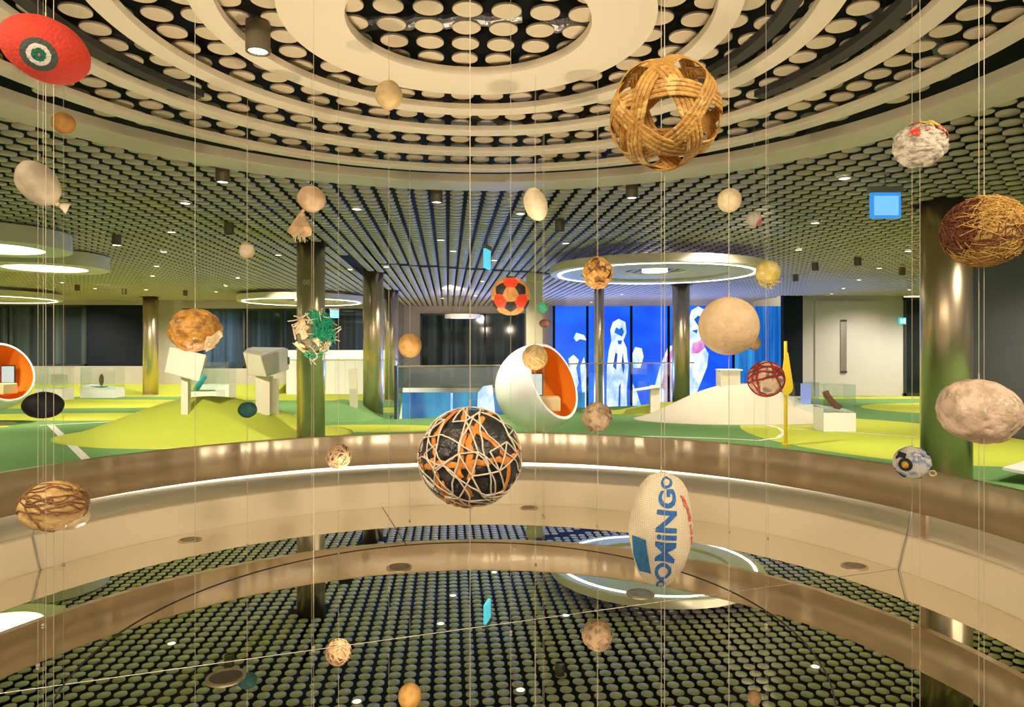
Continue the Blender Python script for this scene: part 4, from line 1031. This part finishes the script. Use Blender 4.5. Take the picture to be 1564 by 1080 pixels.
# 32 tan string bag
t, rx, rz = plain(82, 773, 92, 74, 2.2, 'tan plastic wrapped ball tied with thin brown cord, low on the left', 'tan corded plastic ball', noisy('tan_plastic', (.66, .42, .16), (.48, .28, .09), 14, (.74, .52, .24), bump=.8, bs=26, rough=.4), .06, .02, 32, 0, 5, 1.6, 7, .08, 2.4)
wrap(t, 'cord', noisy('brown_cord', (.18, .08, .03), (.28, .13, .05), 30), 13, 1, .0022, .7, .22, (rx * 1.02, rx * 1.0, rz * 1.03), 1, 32)
sk = lump(1, 4, .03, 2, 9, 0, 8, (rx * .55, rx * .6, rz * .5)); bmesh.ops.translate(sk, vec=(rx * .5, .01, -rz * .58), verts=sk.verts[:]); obj('plastic_bulge', sk, noisy('clear_plastic', (.70, .54, .34), (.6, .44, .26), 10, rough=.3), t, True)
# 33 printed sack ball
t, rx, rz = ball(1010, 808, 97, 174, 2.0, 'long woven sack ball printed with blue lettering', 'printed sack ball', (0, math.radians(3), 0))
SACK = bpy.data.materials.new('woven_sack'); SACK.use_nodes = True
nt = SACK.node_tree; n = nt.nodes; l = nt.links; b = n['Principled BSDF']; b.inputs['Roughness'].default_value = .7
tc = n.new('ShaderNodeTexCoord'); prev = None
for ax in ('X', 'Z'):
    w_ = n.new('ShaderNodeTexWave'); w_.bands_direction = ax; w_.inputs['Scale'].default_value = 60; w_.inputs['Distortion'].default_value = 1.2; l.new(tc.outputs['Object'], w_.inputs['Vector'])
    if prev is None: prev = w_.outputs['Fac']
    else:
        mu = n.new('ShaderNodeMath'); mu.operation = 'MULTIPLY'; l.new(prev, mu.inputs[0]); l.new(w_.outputs['Fac'], mu.inputs[1]); prev = mu.outputs[0]
r = n.new('ShaderNodeValToRGB'); r.color_ramp.elements[0].color = (.62, .50, .32, 1); r.color_ramp.elements[1].color = (.82, .72, .54, 1); r.color_ramp.elements[1].position = .35
l.new(prev, r.inputs['Fac']); l.new(r.outputs['Color'], b.inputs['Base Color'])
bp = n.new('ShaderNodeBump'); bp.inputs['Strength'].default_value = .5; bp.inputs['Distance'].default_value = .004; l.new(prev, bp.inputs['Height']); l.new(bp.outputs['Normal'], b.inputs['Normal'])
sx_, sy_, sz_ = rx, rx * .95, rz
def sack_pt(x, z, lift=1.0):
    bb = max(-1.45, min(1.45, z / sz_)); a = x / sx_
    d = Vector((math.sin(a) * math.cos(bb), -math.cos(a) * math.cos(bb), math.sin(bb)))
    k = 1 + .08 * noise.noise(d * 1.8 + Vector((4, 2, 1))) + .02 * noise.noise(d * 6)
    return Vector((d.x * sx_, d.y * sy_, d.z * sz_)) * k * lift
b_ = ico(1, 5)
for v in b_.verts:
    d = v.co.normalized(); k = 1 + .08 * noise.noise(d * 1.8 + Vector((4, 2, 1))) + .02 * noise.noise(d * 6); v.co = Vector((d.x * sx_, d.y * sy_, d.z * sz_)) * k
obj('body', b_, SACK, t, True)
def patch(x0, x1, z0, z1, name, m, n_=10, skew=0):
    b_ = bmesh.new(); g = [[b_.verts.new(sack_pt(x0 + (x1 - x0) * i / n_ + skew * j / n_, z0 + (z1 - z0) * j / n_, 1.012)) for i in range(n_ + 1)] for j in range(n_ + 1)]
    for j in range(n_):
        for i in range(n_): b_.faces.new((g[j][i], g[j][i + 1], g[j + 1][i + 1], g[j + 1][i]))
    return obj(name, b_, m, t, True)
INK = noisy('blue_ink', (.02, .11, .36), (.06, .18, .42), 90, bump=.2, bs=160, lo=.45, hi=.75)
patch(-.085, -.030, -.125, -.015, 'printed_block', noisy('blue_block', (.015, .13, .30), (.03, .17, .36), 60, bump=.2, bs=160), 12, -.012)
cu = bpy.data.curves.new('lettering', 'FONT'); cu.body = 'DOMiNGO'; cu.size = 1; cu.align_x = 'CENTER'; cu.offset = .032; cu.resolution_u = 4
to = bpy.data.objects.new('lettering', cu); C.objects.link(to)
dg = bpy.context.evaluated_depsgraph_get(); me = bpy.data.meshes.new_from_object(to.evaluated_get(dg))
bpy.data.objects.remove(to)
b_ = bmesh.new(); b_.from_mesh(me); bpy.data.meshes.remove(me)
xs = [v.co.x for v in b_.verts]; wd = max(xs) - min(xs); mid = (max(xs) + min(xs)) / 2
for _ in range(3):
    bmesh.ops.triangulate(b_, faces=b_.faces[:])
    long_ = [e for e in b_.edges if e.calc_length() > .16]
    if not long_: break
    bmesh.ops.subdivide_edges(b_, edges=long_, cuts=1)
bmesh.ops.triangulate(b_, faces=b_.faces[:])
total = 2 * 1.28 * sz_
for v in b_.verts:
    s = (v.co.x - mid) / wd * total; u = v.co.y
    v.co = sack_pt(.040 - u * .078, s, 1.015)
obj('lettering', b_, INK, t)
random.seed(9); b_ = bmesh.new()
redp = noisy('red_ink', (.55, .06, .05), (.70, .25, .2), 80, bump=.1)
for (x0_, x1_, z0_, z1_) in ((.075, .105, .085, .12), (.095, .12, .04, .09), (.105, .125, .0, .03), (.11, .128, -.03, -.005)):
    patch(x0_, x1_, z0_, z1_, 'red_print', redp, 5, -.01)

# ------------------------------------------------------------------ lights
def spot(loc, tgt, power, size=110, blend=.6, col=(1, .86, .68), rad=.06):
    li = bpy.data.lights.new('lamp', 'SPOT'); li.energy = power; li.spot_size = math.radians(size); li.spot_blend = blend; li.color = col; li.shadow_soft_size = rad
    o = bpy.data.objects.new('lamp', li); C.objects.link(o); o.location = loc
    o.rotation_euler = (Vector(tgt) - Vector(loc)).to_track_quat('-Z', 'Y').to_euler(); return o
for x in (-24, -18, -12.5, -7, -1.5, 4, 8.5):
    for y in (12.5, 17.5, 22.5, 26.8):
        if x > -3 and y > 19: continue
        if x == 4 and y < 13: pass
        spot((x + .3 * ((y * 7) % 3 - 1), y, 3.84), (x, y + 1.6, 0), 780 if x < 0 else 560, 125, .8, (1, .90, .74))
for x in (13.5, 16.5):
    for y in (19, 24.4): spot((x, y, 3.84), (x, y + 1.6, 0), 650, 120, .8, (1, .90, .76))
for x in (-13, -7.5, 6.8, 9): spot((x, 7.5, 3.84), (x, 8.5, 0), 600, 120, .8, (1, .90, .74))
# spots added to brighten the exhibits and back walls
for (x, y, tx, ty, p) in ((-6.5, 9.4, -6.2, 14.5, 1300), (-1.5, 9.2, .3, 13, 420), (3.5, 9.4, 5.5, 18.5, 260), (6.5, 9.6, 7.2, 15.8, 200), (-11.5, 12, -14, 17, 600),
                          (-13, 20.5, -13.5, 29, 350), (-8, 21.5, -7, 29, 450), (12, 20, 13.3, 27, 260), (-19, 20.5, -20, 29, 350), (-2, 22, -2, 33, 1000)):
    spot((x, y, 3.80), (tx, ty, .6), p, 56, .7, (1, .90, .74))
# ball spots behind and beside the viewer, and over the mirror
for (x, y, tx, ty, tz, p) in ((-2.6, -.4, -.8, 3.6, 1.7, 420), (2.4, -.4, .6, 3.6, 1.7, 420), (-.2, -1.6, -.2, 4, 1.9, 380), (-5, 1.5, -.5, 4.5, 1.4, 260), (4.6, 1.5, .2, 4.5, 1.4, 260)):
    spot((x, y, 3.78), (tx, ty, tz), p * .85, 95, .8, (1, .84, .62), .2)
spot((4.6, 10.2, 3.8), (.7, 13, 1.1), 900, 34, .7, (1, .9, .74)); spot((-10.5, 14.5, 3.8), (-12.6, 17, 1.1), 420, 40, .7, (1, .9, .74))  # two spots added to brighten the pod linings
# blue spots added below the stair opening to tint the ceiling like screen spill
for x_ in (0, 6): spot((x_ + .6, 27.5, -2.4), (x_, 23, 3.9), 3500, 120, .9, (.10, .24, 1), .5)
# upward spots added at the inner floor lamps to brighten the ceiling rings
for lo in lamps[3:]: spot((lo.location.x, lo.location.y, MIR + .02), (lo.location.x * .8, lo.location.y * .9 + .4, 4), 165, 140, .9, (1, .82, .58), .05)

w = bpy.data.worlds.new('World'); bpy.context.scene.world = w; w.use_nodes = True
nt = w.node_tree; n = nt.nodes; l = nt.links; bg = n['Background']
tc = n.new('ShaderNodeTexCoord'); mp = n.new('ShaderNodeMapping'); mp.inputs['Scale'].default_value = (3.2, 3.2, .25)
t_ = n.new('ShaderNodeTexNoise'); t_.inputs['Scale'].default_value = 1.6; t_.inputs['Detail'].default_value = 3
r_ = n.new('ShaderNodeValToRGB'); e = r_.color_ramp.elements
e[0].position = .40; e[0].color = (.10, .075, .045, 1); e[1].position = .62; e[1].color = (1.5, 1.28, .95, 1)
l.new(tc.outputs['Generated'], mp.inputs['Vector']); l.new(mp.outputs['Vector'], t_.inputs['Vector']); l.new(t_.outputs['Fac'], r_.inputs['Fac']); l.new(r_.outputs['Color'], bg.inputs['Color'])
bg.inputs['Strength'].default_value = .9

cam = bpy.data.cameras.new('camera'); co = bpy.data.objects.new('camera', cam); C.objects.link(co)
co.location = (0, 0, EYE); co.rotation_euler = (PI / 2, 0, 0)
cam.sensor_width = 36; cam.lens = F / 1564 * 36; cam.shift_y = -(540 - HY) / 1564; cam.clip_start = .05; cam.clip_end = 200
sc = bpy.context.scene; sc.camera = co
sc.view_settings.view_transform = 'Standard'; sc.view_settings.look = 'None'; sc.view_settings.gamma = 1; sc.view_settings.use_curve_mapping = False
sc.view_settings.exposure = 0.05
sc.cycles.use_denoising = True; sc.cycles.max_bounces = 8; sc.cycles.sample_clamp_indirect = 6
